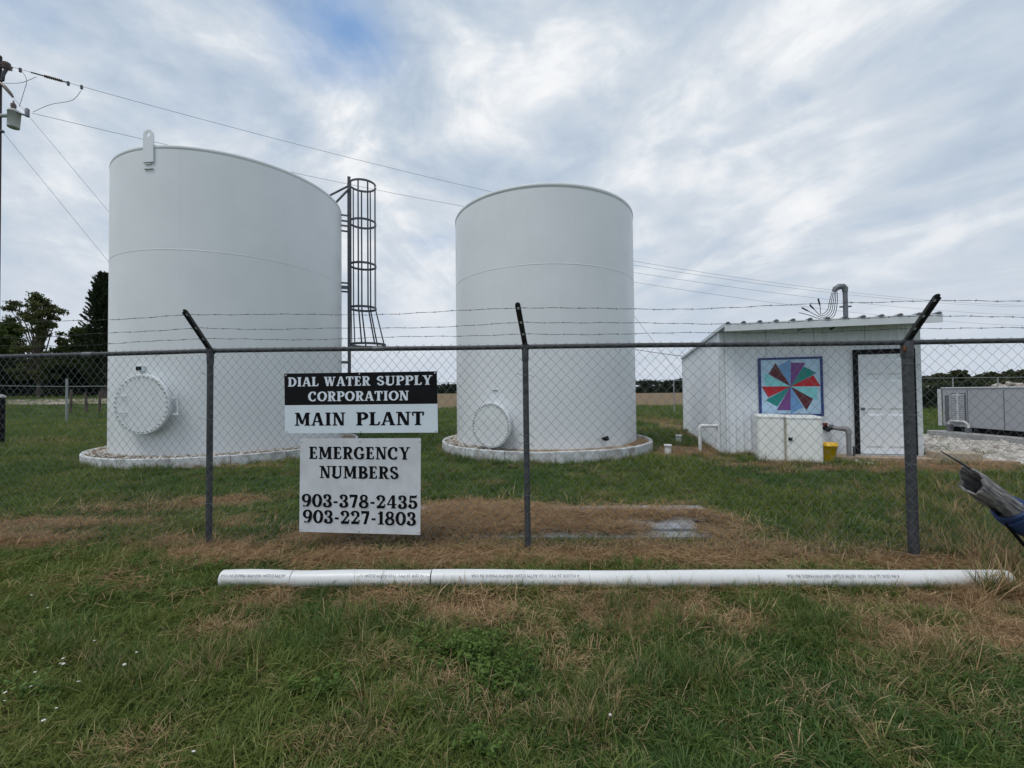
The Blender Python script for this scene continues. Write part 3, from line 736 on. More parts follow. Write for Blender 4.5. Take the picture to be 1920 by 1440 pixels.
# ------------------------------------------------------------------ generator on its pad
GX = 11.96
pad = tag(MB().box((GX, 6.2, -.1), (3.0, 0, 0), (0, 6.0, 0), (0, 0, .30)).build('generator_pad', m_conc, None, bevel=.02, origin=(GX+1.5, 9.2, 0)), 'raised grey concrete pad under the generator', 'pad')
gen = thing('generator', (GX+1.3, 9.0, .2), 'long grey generator enclosure on a concrete pad, at the right edge', 'generator')
gx0, gy0, gy1, gz0, gz1 = GX+.26, 6.6, 11.98, .34, 1.39
MB().box((gx0, gy0, gz0), (2.1, 0, 0), (0, gy1-gy0, 0), (0, 0, gz1-gz0)).build('enclosure', m_gen, gen, bevel=.012)
MB().box((gx0-.02, gy0-.02, gz1-.001), (2.14, 0, 0), (0, gy1-gy0+.04, 0), (0, 0, .035)).build('lid', m_genlt, gen, bevel=.01)
MB().box((gx0+.08, gy0+.05, .205), (1.94, 0, 0), (0, gy1-gy0-.1, 0), (0, 0, .134)).build('skid', m_black, gen)
def gface(px): # y where the sight line through px meets the generator face
    return gx0/((px-960)/F)
for (pa, pb_) in ((1783, 1810), ):
    ya, yb = gface(pa), gface(pb_)
    pn = MB().box((gx0-.012, yb, .46), (.014, 0, 0), (0, ya-yb, 0), (0, 0, .80)).build('louvre', m_galv, gen)
    nsl = 13
    for i in range(nsl):
        z = .48+.76*i/nsl
        MB().add([(gx0-.034, yb+.02, z), (gx0-.034, ya-.02, z), (gx0-.013, ya-.02, z+.05), (gx0-.013, yb+.02, z+.05), (gx0-.034, yb+.02, z+.008), (gx0-.034, ya-.02, z+.008)],
                 [(0, 1, 5, 4), (4, 5, 2, 3), (0, 3, 2, 1)]).build('slat', m_gen, pn)
    MB().box((gx0-.04, (ya+yb)/2-.02, .46), (.03, 0, 0), (0, .04, 0), (0, 0, .80)).build('mullion', m_genlt, pn)
ya, yb = gface(1771), gface(1778)
MB().box((gx0-.008, yb, .46), (.01, 0, 0), (0, ya-yb, 0), (0, 0, .74)).build('side_grille', m_galv, gen)
MB().box((gx0-.014, gface(1764.5), gz0), (.016, 0, 0), (0, .10, 0), (0, 0, gz1-gz0-.01)).build('corner_post', m_genlt, gen)
for px in (1813, 1881, 1945):
    y = gface(px); MB().box((gx0-.006, y-.008, gz0+.03), (.008, 0, 0), (0, .016, 0), (0, 0, gz1-gz0-.08)).build('door_joint', m_galv, gen)
y0_ = gface(1786); y1_ = gface(1822)
MB().tube([(gx0-.13, y0_, .22), (gx0-.13, y0_, .46), (gx0-.13, y0_-.05, .50), (gx0-.13, y1_+.1, .50), (gx0-.13, y1_, .44), (gx0-.13, y1_, .22)], .03, 10).build('gas_pipe', m_genlt, gen)
MB().cbox((gx0-.12, y0_, .31), .10, .10, .18).cbox((gx0-.13, y1_, .28), .09, .09, .12).build('regulator', m_galv, gen)
q = G(1788, 866); q.z = 0
tag(MB().cbox(q+UP*.10, .66, .40, .19, (.97, -.2, 0), (.2, .97, 0)).build('stone_slab', m_slab, None, bevel=.02, origin=q), 'flat tan stone slab lying among the white rocks', 'stone')

# ------------------------------------------------------------------ front chain link fence
FA, FB = Vector((-2.83, 3.95, 0)), Vector((3.27, 3.48, 0))
FD = (FB-FA).normalized(); FN = Vector((FD.y, -FD.x, 0))          # FN points to the camera
def fpt(s, z=0, o=0): return FA+FD*s+UP*z+FN*o
S2 = (Vector((.12, 3.72, 0))-FA).dot(FD); S3 = (FB-FA).length
fence = thing('chain_link_fence', fpt(S2), 'grey chain link fence with barbed wire arms across the front', 'fence')
posts = [(-2.75, 1.80, .026), (0.0, 1.825, .0265), (S2, 1.806, .0265), (S3, 1.782, .037), (S3+2.9, 1.77, .030)]
def railz(s):
    xs = [p[0] for p in posts]; zs_ = [p[1] for p in posts]; return float(np.interp(s, xs, zs_))
leanpx = [0, -.018, .012, .016, 0]
armtips = []
for i, (s, z, rr) in enumerate(posts):
    top = fpt(s, z-.01); bot = fpt(s+leanpx[i]*.4, -.25)
    po = MB().tube([bot, top], rr, 16).build('post', m_post, fence)
    MB().lathe(top-UP*.11, [(rr*1.14, 0), (rr*1.14, .11), (rr*.9, .13), (.006, .155)], 16).lathe(top+UP*.005-FD*.03, [(.031, 0), (.031, .06)], 14, FD, cap=True).build('cap', m_post, po)
    base = top+UP*.035; side = -.045 if i == 2 else 0
    tip = base+FN*.275+UP*.295+FD*side
    armtips.append((base, tip))
    ad = (tip-base).normalized(); an = FD.cross(ad).normalized(); hw = .022 if i != 3 else .025
    # pressed channel arm: a web and two flanges
    m = MB(); ln = (tip-base).length
    m.box(base-FD*hw, FD*2*hw, ad*ln, an*.004); m.box(base-FD*hw, FD*.004, ad*ln, an*.022); m.box(base+FD*(hw-.004), FD*.004, ad*ln, an*.022)
    m.lathe(tip+ad*.0, [(hw, 0), (hw, .004)], 14, an, cap=True)
    m.build('barb_arm', m_barb, po)
    for fr_ in (.27, .57, .92):
        MB().cbox(sub(base, tip, fr_)+an*(.0055 if an.z < 0 else -.0015), .020, .020, .003, FD, ad, an).build('wire_slot', m_signwhite, po)
# top rail in lengths, with swaged sleeves
cuts = [posts[0][0], -.58-.6, S2+.55, S3-1.35, posts[-1][0]]
cuts = [posts[0][0], -1.25, 1.62, S3-1.05, posts[-1][0]]
for a, b_ in zip(cuts[:-1], cuts[1:]):
    n = 14; pts = [fpt(a+(b_-a)*k/n, railz(a+(b_-a)*k/n)+.002*math.sin((a+(b_-a)*k/n)*2.1)) for k in range(n+1)]
    MB().tube(pts, .0205, 14).build('top_rail', m_post, fence)
for a in cuts[1:-1]:
    MB().tube([fpt(a-.05, railz(a)), fpt(a+.05, railz(a))], .0225, 14).build('rail_sleeve', m_galv, fence)
# woven mesh, one panel per bay; every wire is a zigzag bent round its neighbours
DH = .0935/2; ws = [.0765, .0825, .0895, .0945]
def mesh_bay(s0, s1, w):
    n = max(2, round((s1-s0)/(w/2))); dx = (s1-s0)/n
    V, Q = [], []; r0 = .00130
    for i in range(n):
        pts = []; sl = s0+i*dx; z = railz(sl)+.028; j = 0
        while z > .015:
            left = ((i+j) % 2 == 0)
            s = sl if left else sl+dx
            o = .034+.0022*(1 if left else -1)+.006*math.sin(s*1.3+z*2.0)+.003*math.sin(s*3.7-z*3.1)
            s += .004*math.sin(z*2.2+s*.9)
            pts.append(np.array(fpt(s, z, o))); z -= DH; j += 1
        P = np.array(pts); m_ = len(P)
        d = np.array(FD); nn = np.array(FN)
        base = len(V)*0
        ring_ = []
        for k in range(m_):
            ring_.append([P[k]+d*r0*1.3, P[k]+nn*r0*1.15, P[k]-d*r0*1.3, P[k]-nn*r0*1.15])
        V.append(np.array(ring_).reshape(-1, 3))
        Q.append([(k*4+a, k*4+(a+1) % 4, (k+1)*4+(a+1) % 4, (k+1)*4+a) for k in range(m_-1) for a in range(4)])
    vs, qs, off = [], [], 0
    for v, q in zip(V, Q): vs.append(v); qs.append(np.array(q)+off); off += len(v)
    o = np_mesh('woven_mesh', np.concatenate(vs), np.concatenate(qs), m_wire, fence); o['kind'] = 'stuff'
for i in range(4): mesh_bay(posts[i][0], posts[i+1][0], ws[i])
# tie wires on posts and rail
for i in (1, 2, 3):
    s, z, rr = posts[i]
    for zz in ([1.60, 1.18, .78, .40] if i != 2 else [1.55, 1.02, .95, .5]):
        pts = [fpt(s-.075, zz+.02, .036), fpt(s-.05, zz+.012, .03)]+[fpt(s, zz+.004)+(FD*math.cos(g)+FN*math.sin(g))*(rr+.003) for g in np.linspace(pi*.9, pi*.1, 6)]+[fpt(s+.05, zz, .03), fpt(s+.072, zz-.02, .037)]
        MB().tube(pts, .0019, 5).build('tie_wire', m_wire, fence)
for s in (-2.0, -1.4, -.55, .45, .95, 1.8, 2.4, S2+.15, S2+.8, S2+1.55, S2+2.3, S3+.3, S3+.9):
    z = railz(s)
    pts = [fpt(s, z)+(FN*math.cos(g)+UP*math.sin(g))*.0225+FD*.006*g for g in np.linspace(-.6*pi, 1.3*pi, 12)]+[fpt(s+.02, z-.045, .036)]
    MB().tube(pts, .0019, 5).build('tie_wire', m_wire, fence)
# three strands of barbed wire
barbsrc = None
for k, fr_ in enumerate((.27, .57, .92)):
    pts = []; keys = [sub(a, b_, fr_) for a, b_ in armtips]
    for i in range(len(keys)-1):
        a, b_ = keys[i], keys[i+1]; ln = (b_-a).length; n = int(ln/.05)
        for j in range(n):
            u = j/n; q = sub(a, b_, u)
            sag = (-.030-.012*((i*3+k*2) % 3))*4*u*(1-u)
            q += UP*(sag*.6+.010*math.sin(u*9+i*2+k*1.7)*math.sin(pi*u)+.002*math.sin(u*61+k))+FN*.008*math.sin(u*7+k)*math.sin(pi*u)
            pts.append(q)
    pts.append(keys[-1])
    strand = MB()
    for ph in (0, pi):
        strand.tube([q+(UP*math.cos(j*1.3+ph)+FN*math.sin(j*1.3+ph))*.0017 for j, q in enumerate(pts)], .0014, 4, caps=False)
    acc = 0
    for j in range(1, len(pts)-1):
        acc += (pts[j]-pts[j-1]).length
        if acc > .122:
            acc = 0; q = pts[j]; g = random.uniform(0, pi)
            for gg in (g, g+pi/2):
                d_ = UP*math.cos(gg)+FN*math.sin(gg)+FD*random.uniform(-.3, .3)
                strand.tube([q-d_*.013+FD*.002, q+FD*.002], [.0004, .0013], 4, caps=False); strand.tube([q+FD*-.002, q+d_*.013-FD*.002], [.0013, .0004], 4, caps=False)
            strand.tube([q-FD*.006, q+FD*.006], .0031, 5, caps=True)
    strand.build('barbed_wire', m_barb, fence)
rp = fpt(S3-.042, 1.70, .03)
MB().lathe(rp, [(.0, 0), (.008, .004), (.010, .03), (.007, .05), (.0, .055)], 8, UP).build('rusty_clamp', m_rust, fence)

# ------------------------------------------------------------------ slab-serif lettering built from strokes
TT, tn_ = .235, .115
def g_stem(x, w=TT, y0=0, y1=1): return [('S', x, y0, x, y1, w)]
def g_ser(x, w=TT, y=0, ex=.075, h=.085): return [('R', x-w/2-ex, y if y == 0 else y-h, x+w/2+ex, h if y == 0 else y)]
def g_full(x, w=TT): return g_stem(x, w)+g_ser(x, w, 0)+g_ser(x, w, 1)
GL = {
 'I': (.46, g_full(.23)),
 'L': (.68, g_full(.21)+[('R', .2, 0, .60, .10), ('S', .575, .02, .63, .27, .11)]),
 'D': (.86, g_full(.21)+[('A', .34, .5, .40, .45, -90, 90, TT, tn_), ('R', .2, 0, .38, .105), ('R', .2, .895, .38, 1)]),
 'T': (.76, g_stem(.38)+g_ser(.38)+[('R', .05, .885, .71, 1), ('S', .09, .70, .05, .95, .10), ('S', .67, .70, .71, .95, .10)]),
 'E': (.70, g_full(.21)+[('R', .2, 0, .58, .10), ('R', .2, .9, .56, 1), ('R', .25, .46, .46, .555), ('S', .57, .02, .615, .26, .10), ('S', .545, .98, .58, .76, .10), ('S', .47, .38, .47, .63, .07)]),
 'P': (.74, g_full(.21)+[('A', .36, .715, .28, .235, -95, 90, TT*.95, tn_), ('R', .2, .895, .40, 1), ('R', .2, .43, .38, .525)]),
 'R': (.80, g_full(.21)+[('A', .36, .72, .26, .23, -95, 90, TT*.95, tn_), ('R', .2, .895, .40, 1), ('R', .2, .44, .38, .535), ('S', .42, .5, .64, 0, .21), ('R', .56, 0, .82, .085)]),
 'B': (.78, g_full(.21)+[('A', .36, .74, .24, .21, -95, 90, TT*.9, tn_), ('A', .37, .27, .29, .22, -90, 95, TT, tn_), ('R', .2, .905, .40, 1), ('R', .2, .44, .42, .54), ('R', .2, 0, .40, .10)]),
 'A': (.86, [('S', .12, 0, .385, 1, .125), ('S', .70, 0, .435, 1, .235), ('R', .24, .27, .60, .36), ('R', 0, 0, .27, .085), ('R', .53, 0, .87, .085), ('R', .335, .93, .535, 1)]),
 'N': (.88, [('S', .17, 0, .17, 1, .115), ('S', .71, 0, .71, 1, .115), ('S', .21, 1, .66, 0, .235), ('R', .03, 0, .33, .085), ('R', .0, .915, .3, 1), ('R', .56, .915, .87, 1)]),
 'M': (1.08, [('S', .17, 0, .17, 1, .115), ('S', .86, 0, .86, 1, .235), ('S', .22, 1, .50, .16, .215), ('S', .80, 1, .53, .16, .12), ('R', .02, 0, .33, .085), ('R', .67, 0, 1.06, .085), ('R', .02, .915, .27, 1), ('R', .76, .915, 1.05, 1), ('R', .43, .12, .60, .2)]),
 'W': (1.16, [('S', .16, 1, .36, .02, .22), ('S', .56, 1, .38, .02, .10), ('S', .56, 1, .76, .02, .22), ('S', 1.0, 1, .80, .02, .10), ('R', 0, .915, .34, 1), ('R', .42, .915, .72, 1), ('R', .86, .915, 1.14, 1), ('R', .28, 0, .44, .06), ('R', .68, 0, .85, .06)]),
 'Y': (.84, [('S', .17, 1, .42, .44, .225), ('S', .69, 1, .46, .44, .11), ('S', .42, .5, .42, 0, TT), ('R', 0, .915, .36, 1), ('R', .54, .915, .84, 1), ('R', .23, 0, .61, .085)]),
 'U': (.86, [('S', .2, 1, .2, .3, TT), ('S', .69, 1, .69, .3, .115), ('A', .417, .31, .275, .26, 180, 360, TT, tn_, 'U'), ('R', 0, .915, .40, 1), ('R', .55, .915, .84, 1)]),
 'C': (.82, [('A', .45, .5, .33, .45, 48, 312, TT, tn_), ('B', .645, .755, .105), ('S', .70, .93, .70, .70, .07), ('S', .62, .16, .72, .26, .11)]),
 'G': (.86, [('A', .45, .5, .33, .45, 48, 312, TT, tn_), ('B', .645, .765, .10), ('S', .70, .93, .70, .70, .07), ('S', .68, .05, .68, .42, .20), ('R', .48, .37, .84, .455)]),
 'O': (.90, [('A', .45, .5, .335, .445, 0, 360, TT, tn_)]),
 'S': (.72, [('A', .35, .73, .215, .22, 45, 235, .20, .11), ('A', .36, .275, .225, .225, -135, 70, .21, .11), ('S', .235, .64, .50, .37, .26), ('B', .52, .80, .085), ('B', .175, .20, .10), ('S', .56, .96, .56, .74, .06)]),
 '-': (.44, [('R', .07, .31, .37, .47)]),
 '0': (.76, [('A', .38, .5, .27, .445, 0, 360, TT, .12)]),
 '1': (.52, [('S', .29, 0, .29, 1, TT), ('R', .06, 0, .52, .085), ('S', .14, .80, .30, .97, .16), ('R', .06, .78, .22, .86)]),
 '2': (.72, [('A', .34, .71, .23, .235, -40, 175, TT*.92, .11), ('B', .185, .70, .105), ('S', .515, .58, .13, .04, .16), ('R', .06, 0, .62, .20), ('S', .60, .08, .66, .32, .09)]),
 '3': (.70, [('A', .33, .735, .21, .215, -80, 165, TT*.9, .11), ('A', .33, .27, .25, .225, -165, 85, TT*.95, .11), ('B', .18, .745, .10), ('B', .165, .25, .115), ('R', .26, .46, .42, .54)]),
 '4': (.78, [('S', .51, 0, .51, 1, .22), ('R', .04, .24, .74, .335), ('S', .09, .29, .45, .98, .11), ('R', .34, 0, .70, .085)]),
 '5': (.70, [('A', .33, .32, .255, .27, -160, 120, TT*.95, .11), ('B', .16, .25, .115), ('R', .15, .83, .60, 1), ('S', .185, .95, .165, .48, .09), ('S', .575, .86, .63, 1.04, .09), ('R', .14, .47, .30, .55)]),
 '7': (.68, [('R', .06, .80, .62, 1), ('S', .535, .86, .30, 0, .22), ('S', .10, .74, .06, 1.0, .09), ('R', .18, 0, .42, .06)]),
 '8': (.74, [('A', .37, .745, .20, .21, 0, 360, .19, .11), ('A', .37, .265, .255, .225, 0, 360, .21, .115)]),
 '9': (.74, [('A', .36, .675, .245, .275, 0, 360, .215, .11), ('A', .27, .60, .345, .55, -75, 15, .215, .12), ('S', .22, .04, .38, .10, .14), ('B', .18, .085, .07)]),
}
def glyph_polys(ch):
    adv, prims = GL[ch]; out = []
    for pr in prims:
        k = pr[0]
        if k == 'R': out.append([(pr[1], pr[2]), (pr[3], pr[2]), (pr[3], pr[4]), (pr[1], pr[4])])
        elif k == 'S':
            _, x0, y0, x1, y1, w = pr; q = [(x0-w/2, y0), (x0+w/2, y0), (x1+w/2, y1), (x1-w/2, y1)]
            out.append(q if y1 > y0 else q[::-1])
        elif k == 'B': out.append([(pr[1]+pr[3]*math.cos(g), pr[2]+pr[3]*math.sin(g)) for g in np.linspace(0, 2*pi, 13)[:-1]])
        elif k == 'A':
            _, cx, cy, rx, ry, a0, a1, wf, wt_ = pr[:9]; n = max(6, int(abs(a1-a0)/11)); prev = None
            for i in range(n+1):
                g = math.radians(a0+(a1-a0)*i/n); c_, s_ = math.cos(g), math.sin(g)
                w = wt_+(wf-wt_)*abs(c_)**1.3
                if len(pr) > 9: w = wf+(wt_-wf)*(.5+.5*c_)                 # U: thick left, thin right
                nxv, nyv = c_/rx, s_/ry; ln = math.hypot(nxv, nyv); nxv /= ln; nyv /= ln
                x, y = cx+rx*c_, cy+ry*s_
                cur = ((x+nxv*w/2, y+nyv*w/2), (x-nxv*w/2, y-nyv*w/2))
                if prev: out.append([prev[1], prev[0], cur[0], cur[1]])
                prev = cur
    return adv, out
def text_mesh(word, f, n_vec, u0, u1, v0, v1, slant=0.0):
    """letters of one word, f(u,v)->point; u0..u1 the word's extent, v0 cap top, v1 baseline"""
    x = 0; items = []
    for ch in word:
        adv, polys = glyph_polys(ch); items.append((x, polys)); x += adv+.045
    x -= .045; m = MB(); e = 0
    for x0, polys in items:
        e = 0
        for poly in polys:
            q = [f(u0+(u1-u0)*(x0+a)/x, v1+(v0-v1)*b_)+n_vec*(.0012+.00012*e) for a, b_ in poly]
            ar = sum(poly[i][0]*poly[(i+1) % len(poly)][1]-poly[(i+1) % len(poly)][0]*poly[i][1] for i in range(len(poly)))
            idx = tuple(range(len(q)))
            m.add(q, [idx if ar > 0 else idx[::-1]]); e += 1
    return m
def quad_map(corners, off):
    """TL TR BR BL photo pixels -> bilinear patch on the fence face, off metres in front of it"""
    p0 = fpt(0, 0, off); P = [hit(x, y, p0, FN) for x, y in corners]
    def f(u, v): return (P[0]*(1-u)+P[1]*u)*(1-v)+(P[3]*(1-u)+P[2]*u)*v
    return f
def inv_map(corners):
    TL, TR, BR, BL = [Vector((*c, 0)) for c in corners]
    def g(x, y):
        u = v = .5
        for _ in range(30):
            p_ = (TL*(1-u)+TR*u)*(1-v)+(BL*(1-u)+BR*u)*v; du = (TR-TL)*(1-v)+(BR-BL)*v; dv = (BL-TL)*(1-u)+(BR-TR)*u
            e = Vector((x, y, 0))-p_; det = du.x*dv.y-du.y*dv.x
            u += (e.x*dv.y-e.y*dv.x)/det; v += (du.x*e.y-du.y*e.x)/det
        return u, v
    return g
def sign(name, corners, off, label, mats, words, split=None):
    f = quad_map(corners, off); g = inv_map(corners); o = f(.5, 1)
    t = thing(name, o, label, 'sign')
    th = .004
    def panel(v0, v1, mt, nm, n_=6):
        m = MB()
        P = [f(0, v0), f(0, v1), f(1, v1), f(1, v0)]
        m.prism(P, -FN*th); return m.build(nm, mt, t)
    if split:
        panel(0, split-.0005, mats[1], 'black_panel'); panel(split+.0005, 1, mats[0], 'white_panel')
    else: panel(0, 1, mats[0], 'panel')
    for (w, x0, x1, yt0, yb0, yt1, yb1, mt) in words:
        a = g(x0, yt0); b_ = g(x1, yt1); c = g(x0, yb0); d = g(x1, yb1)
        def fw(u, v, a=a, b_=b_, c=c, d=d):
            uu = (a[0]*(1-u)+b_[0]*u)*(1-v)+(c[0]*(1-u)+d[0]*u)*v; vv = (a[1]*(1-u)+b_[1]*u)*(1-v)+(c[1]*(1-u)+d[1]*u)*v
            return f(uu, vv)
        text_mesh(w, fw, FN, 0, 1, 0, 1).build('lettering', mt, t)
    for (u, v) in ((.012, .03), (.5, .025), (.988, .03), (.012, .97), (.5, .975), (.988, .97)):
        MB().lathe(f(u, v)-FN*.004, [(.008, 0), (.007, .008), (0, .009)], 8, FN).build('bolt_head', m_bolt, t)
    return t
sign('name_sign', [(533, 700.5), (819, 696), (821, 811), (534.5, 812.5)], .058, 'wide black and white sign reading MAIN PLANT, wired to the fence', (m_signwhite, m_black), [
    ('DIAL', 540, 599, 707.8, 725, 706.6, 724, m_letterw), ('WATER', 609, 696.5, 706.6, 724, 705.2, 723, m_letterw), ('SUPPLY', 708, 810.8, 705.2, 722.7, 703.5, 721.3, m_letterw),
    ('CORPORATION', 579, 768, 734.4, 752.6, 732.6, 750.6, m_letterw), ('MAIN', 553, 649.7, 774, 798.2, 773.2, 797.8, m_letter), ('PLANT', 669.5, 796.4, 773, 797.8, 771.5, 797, m_letter)], split=.532)
sign('emergency_sign', [(563, 822.5), (789, 821.5), (788, 1003), (561, 997)], .052, 'weathered white sign with EMERGENCY NUMBERS and two phone numbers', (m_signgrey,), [
    ('EMERGENCY', 579.5, 769.6, 837.4, 860.5, 838.4, 862, m_letter), ('NUMBERS', 600, 749, 873.5, 896.5, 874.8, 898.3, m_letter),
    ('903-378-2435', 566, 783, 925.8, 950, 929.6, 954.4, m_letter), ('903-227-1803', 568, 780.6, 955.4, 980, 960.4, 985.4, m_letter)])

# ------------------------------------------------------------------ white PVC pipe lengths on the grass
PL, PR = G(412, 1104), G(1897, 1106); PRAD = .0572
pd = (PR-PL).normalized(); pn_ = Vector((-pd.y, pd.x, 0))
PL = PL+pn_*PRAD*.6; PR = PR+pn_*PRAD*.6
def ppt(s, o=0, z=0): return PL+pd*s+pn_*o+UP*(PRAD+.004+z)
plen = (PR-PL).length; sj = (G(808.5, 1104)-PL).dot(pd)
def pipe(s0, s1, label, tilt):
    t = thing('pvc_pipe', ppt((s0+s1)/2, 0, -PRAD), label, 'pipe', 'white pipe lengths lying in front of the fence')
    n = 24; ra, rb = PRAD, PRAD*.90
    pts = [ppt(s0+(s1-s0)*k/n, .006*math.sin(k*.4+tilt), .003*math.sin(k*.55+tilt)) for k in range(n+1)]
    m = MB().tube(pts, ra, 28, caps=False); m.tube(pts[::-1], rb, 28, caps=False)
    for k, sg in ((0, -1), (n, 1)):
        c = pts[k]; vs, fs = [], []
        a_ = pd.orthogonal().normalized(); b_ = pd.cross(a_)
        for q in range(28):
            g = 2*pi*q/28; e = a_*math.cos(g)+b_*math.sin(g); vs += [c+e*ra, c+e*rb]
        for q in range(28):
            l = (q+1) % 28; f_ = (2*q, 2*q+1, 2*l+1, 2*l); fs.append(f_ if sg < 0 else f_[::-1])
        m.add(vs, fs)
    m.build('pipe_wall', m_pvc, t)
    return t
def print_on(t, s_right, text, size):
    cu_ = bpy.data.curves.new('print', 'FONT'); cu_.body = text; cu_.size = size; cu_.resolution_u = 1
    tmp = bpy.data.objects.new('print', cu_); COL.objects.link(tmp)
    bpy.context.view_layer.update()
    me = bpy.data.meshes.new_from_object(tmp.evaluated_get(bpy.context.evaluated_depsgraph_get()))
    vs = [v.co.copy() for v in me.vertices]; fs = [tuple(p_.vertices) for p_ in me.polygons]
    bpy.data.objects.remove(tmp); bpy.data.curves.remove(cu_); bpy.data.meshes.remove(me)
    out = []
    for v in vs:     # upside down: text runs to the left; wrapped on the pipe's upper front
        g = math.radians(140)+(v.y-size*.35)/PRAD
        s = s_right-v.x
        rr = PRAD+.0006
        out.append(ppt(s, math.cos(g)*rr, math.sin(g)*rr))
    m = MB().add(out, [f_ for f_ in fs]); m.build('printed_text', m_ink, t)
pp1 = pipe(0, sj-.0025, 'shorter left length of white plastic pipe on the grass', 0)
pp2 = pipe(sj+.0025, plen, 'longer right length of white plastic pipe on the grass', 1.0)
PT = '4 IN SDR 26 PVC 1120 ASTM D2241 NSF-PW MADE IN USA'
def s_at(px): return (G(px, 1104)-PL).dot(pd)
for t_, xr in ((pp1, 536), (pp1, 803), (pp2, 1086), (pp2, 1378), (pp2, 1682)): print_on(t_, s_at(xr), PT if xr != 536 else 'ASTM D2241 NSF-PW MADE IN USA', .030)
for t_, x in ((pp1, 545), (pp2, 1419)):
    s = s_at(x); MB().tube([ppt(s, 0), ppt(s+.004, 0)], PRAD+.0008, 28, caps=False).build('band_mark', m_ink, t_)

# ------------------------------------------------------------------ old boards lying flat behind the sign
bd = thing('board_platform', G(950, 990), 'weathered pale boards lying flat under straw behind the fence', 'boards')
bl, br_ = Vector((-1.95, 4.15, 0)), Vector((2.15, 4.05, 0)); bdx = (br_-bl).normalized(); bdy = Vector((-bdx.y, bdx.x, 0))
yy = -.1
for i in range(6):
    w = .165; a = bl+bdx*random.uniform(-.08, .1)+bdx*.06*i; ln = 3.95+random.uniform(-.25, .1)
    cutp = random.uniform(.35, .65)*ln
    for (s0, s1) in ((0, cutp-.01), (cutp+.01, ln)):
        dz = random.uniform(-.006, .008)
        MB().box(a+bdx*s0+bdy*(yy)+UP*(.018+dz), bdx*(s1-s0)+UP*random.uniform(-.008, .008), bdy*w, UP*.028).build('plank', m_plank, bd, bevel=.003)
    yy += w+random.uniform(.006, .02)
MB().box(G(600, 1022)+UP*.002, bdx*.16, bdy*.10, UP*.022).build('broken_plank', m_plank, bd)

def crack_mat():
    m = bpy.data.materials.new('cracked_grey_timber'); m.use_nodes = True; t = m.node_tree; b = t.nodes['Principled BSDF']
    tc_ = N(t, 'ShaderNodeTexCoord'); dt = N(t, 'ShaderNodeVectorMath', operation='DOT_PRODUCT'); L(t, tc_.outputs['Object'], dt.inputs[0]); dt.inputs[1].default_value = hd
    sc_ = N(t, 'ShaderNodeVectorMath', operation='SCALE'); sc_.inputs[0].default_value = hd; L(t, M_(t, 'MULTIPLY', dt.outputs['Value'], -.86), sc_.inputs[3])
    ad = N(t, 'ShaderNodeVectorMath', operation='ADD'); L(t, tc_.outputs['Object'], ad.inputs[0]); L(t, sc_.outputs[0], ad.inputs[1])
    g1 = NOISE(t, ad.outputs[0], 38, 6, .65, .4); g2 = NOISE(t, tc_.outputs['Object'], 14, 4, .6)
    c = RAMP(t, g1, [(.36, (.035, .032, .035)), (.46, (.15, .145, .15)), (.58, (.30, .29, .28)), (.72, (.40, .38, .34))])
    c = MIX(t, RAMP(t, g2, [(.48, 0.), (.66, .8)]), c, (.09, .085, .10)); L(t, c, b.inputs['Base Color']); b.inputs['Roughness'].default_value = .9
    bn = N(t, 'ShaderNodeBump'); bn.inputs['Strength'].default_value = .9; bn.inputs['Distance'].default_value = .012; L(t, g1, bn.inputs['Height']); L(t, bn.outputs[0], b.inputs['Normal'])
    return m
# ------------------------------------------------------------------ leaning hollow timber at the right edge
h0 = atY(1824, 905, 3.03); h1 = atY(1960, 1003, 3.12); hd = (h1-h0).normalized(); hu = (UP-hd*UP.dot(hd)).normalized(); hs = hd.cross(hu)
h2 = h1+hd*((h1.z+.1)/-hd.z)
htop = thing('leaning_post', Vector((h2.x, h2.y, 0)), 'split hollow grey timber with blue wrap leaning in from the right edge', 'post')
hl = (h2-h0).length
def hollow(s0, s1, ro, ri, open_fn, nm, mt, par, n=30, m_=18):
    V = []; Fc = []
    for j in range(n+1):
        for k in range(m_):
            g = 2*pi*k/m_
            s = s0+(s1-s0)*j/n
            if j == 0: s = s0+open_fn(g)
            wob = 1+.035*math.sin(3*g+s*9)+.03*math.sin(5*g-s*17)+.025*math.sin(9*g+s*6)+.02*math.sin(s*31+g)
            for rr in (ro, ri): V.append(h0+hd*s+(hu*math.cos(g)+hs*math.sin(g))*rr*wob)
    idx = lambda j, k, q: (j*m_+(k % m_))*2+q
    for j in range(n):
        for k in range(m_):
            sm = s0+(s1-s0)*(j+.5)/n; gm = 2*pi*(k+.5)/m_
            if nm == 'hollow_trunk' and 0.21 < sm < .34 and abs(((gm-pi*1.12+pi) % (2*pi))-pi) < .62: continue      # rotted hole underneath
            Fc.append((idx(j, k, 0), idx(j, k+1, 0), idx(j+1, k+1, 0), idx(j+1, k, 0)))
            Fc.append((idx(j, k, 1), idx(j+1, k, 1), idx(j+1, k+1, 1), idx(j, k+1, 1)))
    for k in range(m_): Fc.append((idx(0, k, 0), idx(0, k, 1), idx(0, k+1, 1), idx(0, k+1, 0)))
    return MB().add(V, [f_[::-1] for f_ in Fc], True).build(nm, mt, par)
hollow(0, hl, .082, .066, lambda g: -.085*max(0, math.cos(g))+.02*math.sin(3*g)+.014*math.sin(7*g+1), 'hollow_trunk', crack_mat(), htop, 60)
tip = atY(1764, 846, 3.0); st = h0+hu*.075+hd*.02
MB().tube([tip, sub(tip, st, .5)+UP*.006, st, st+hd*.10-hu*.01, st+hd*.16-hu*.06+hs*.05], [.004, .008, .010, .009, .006], 8).build('bent_strap', m_galvdk, htop)
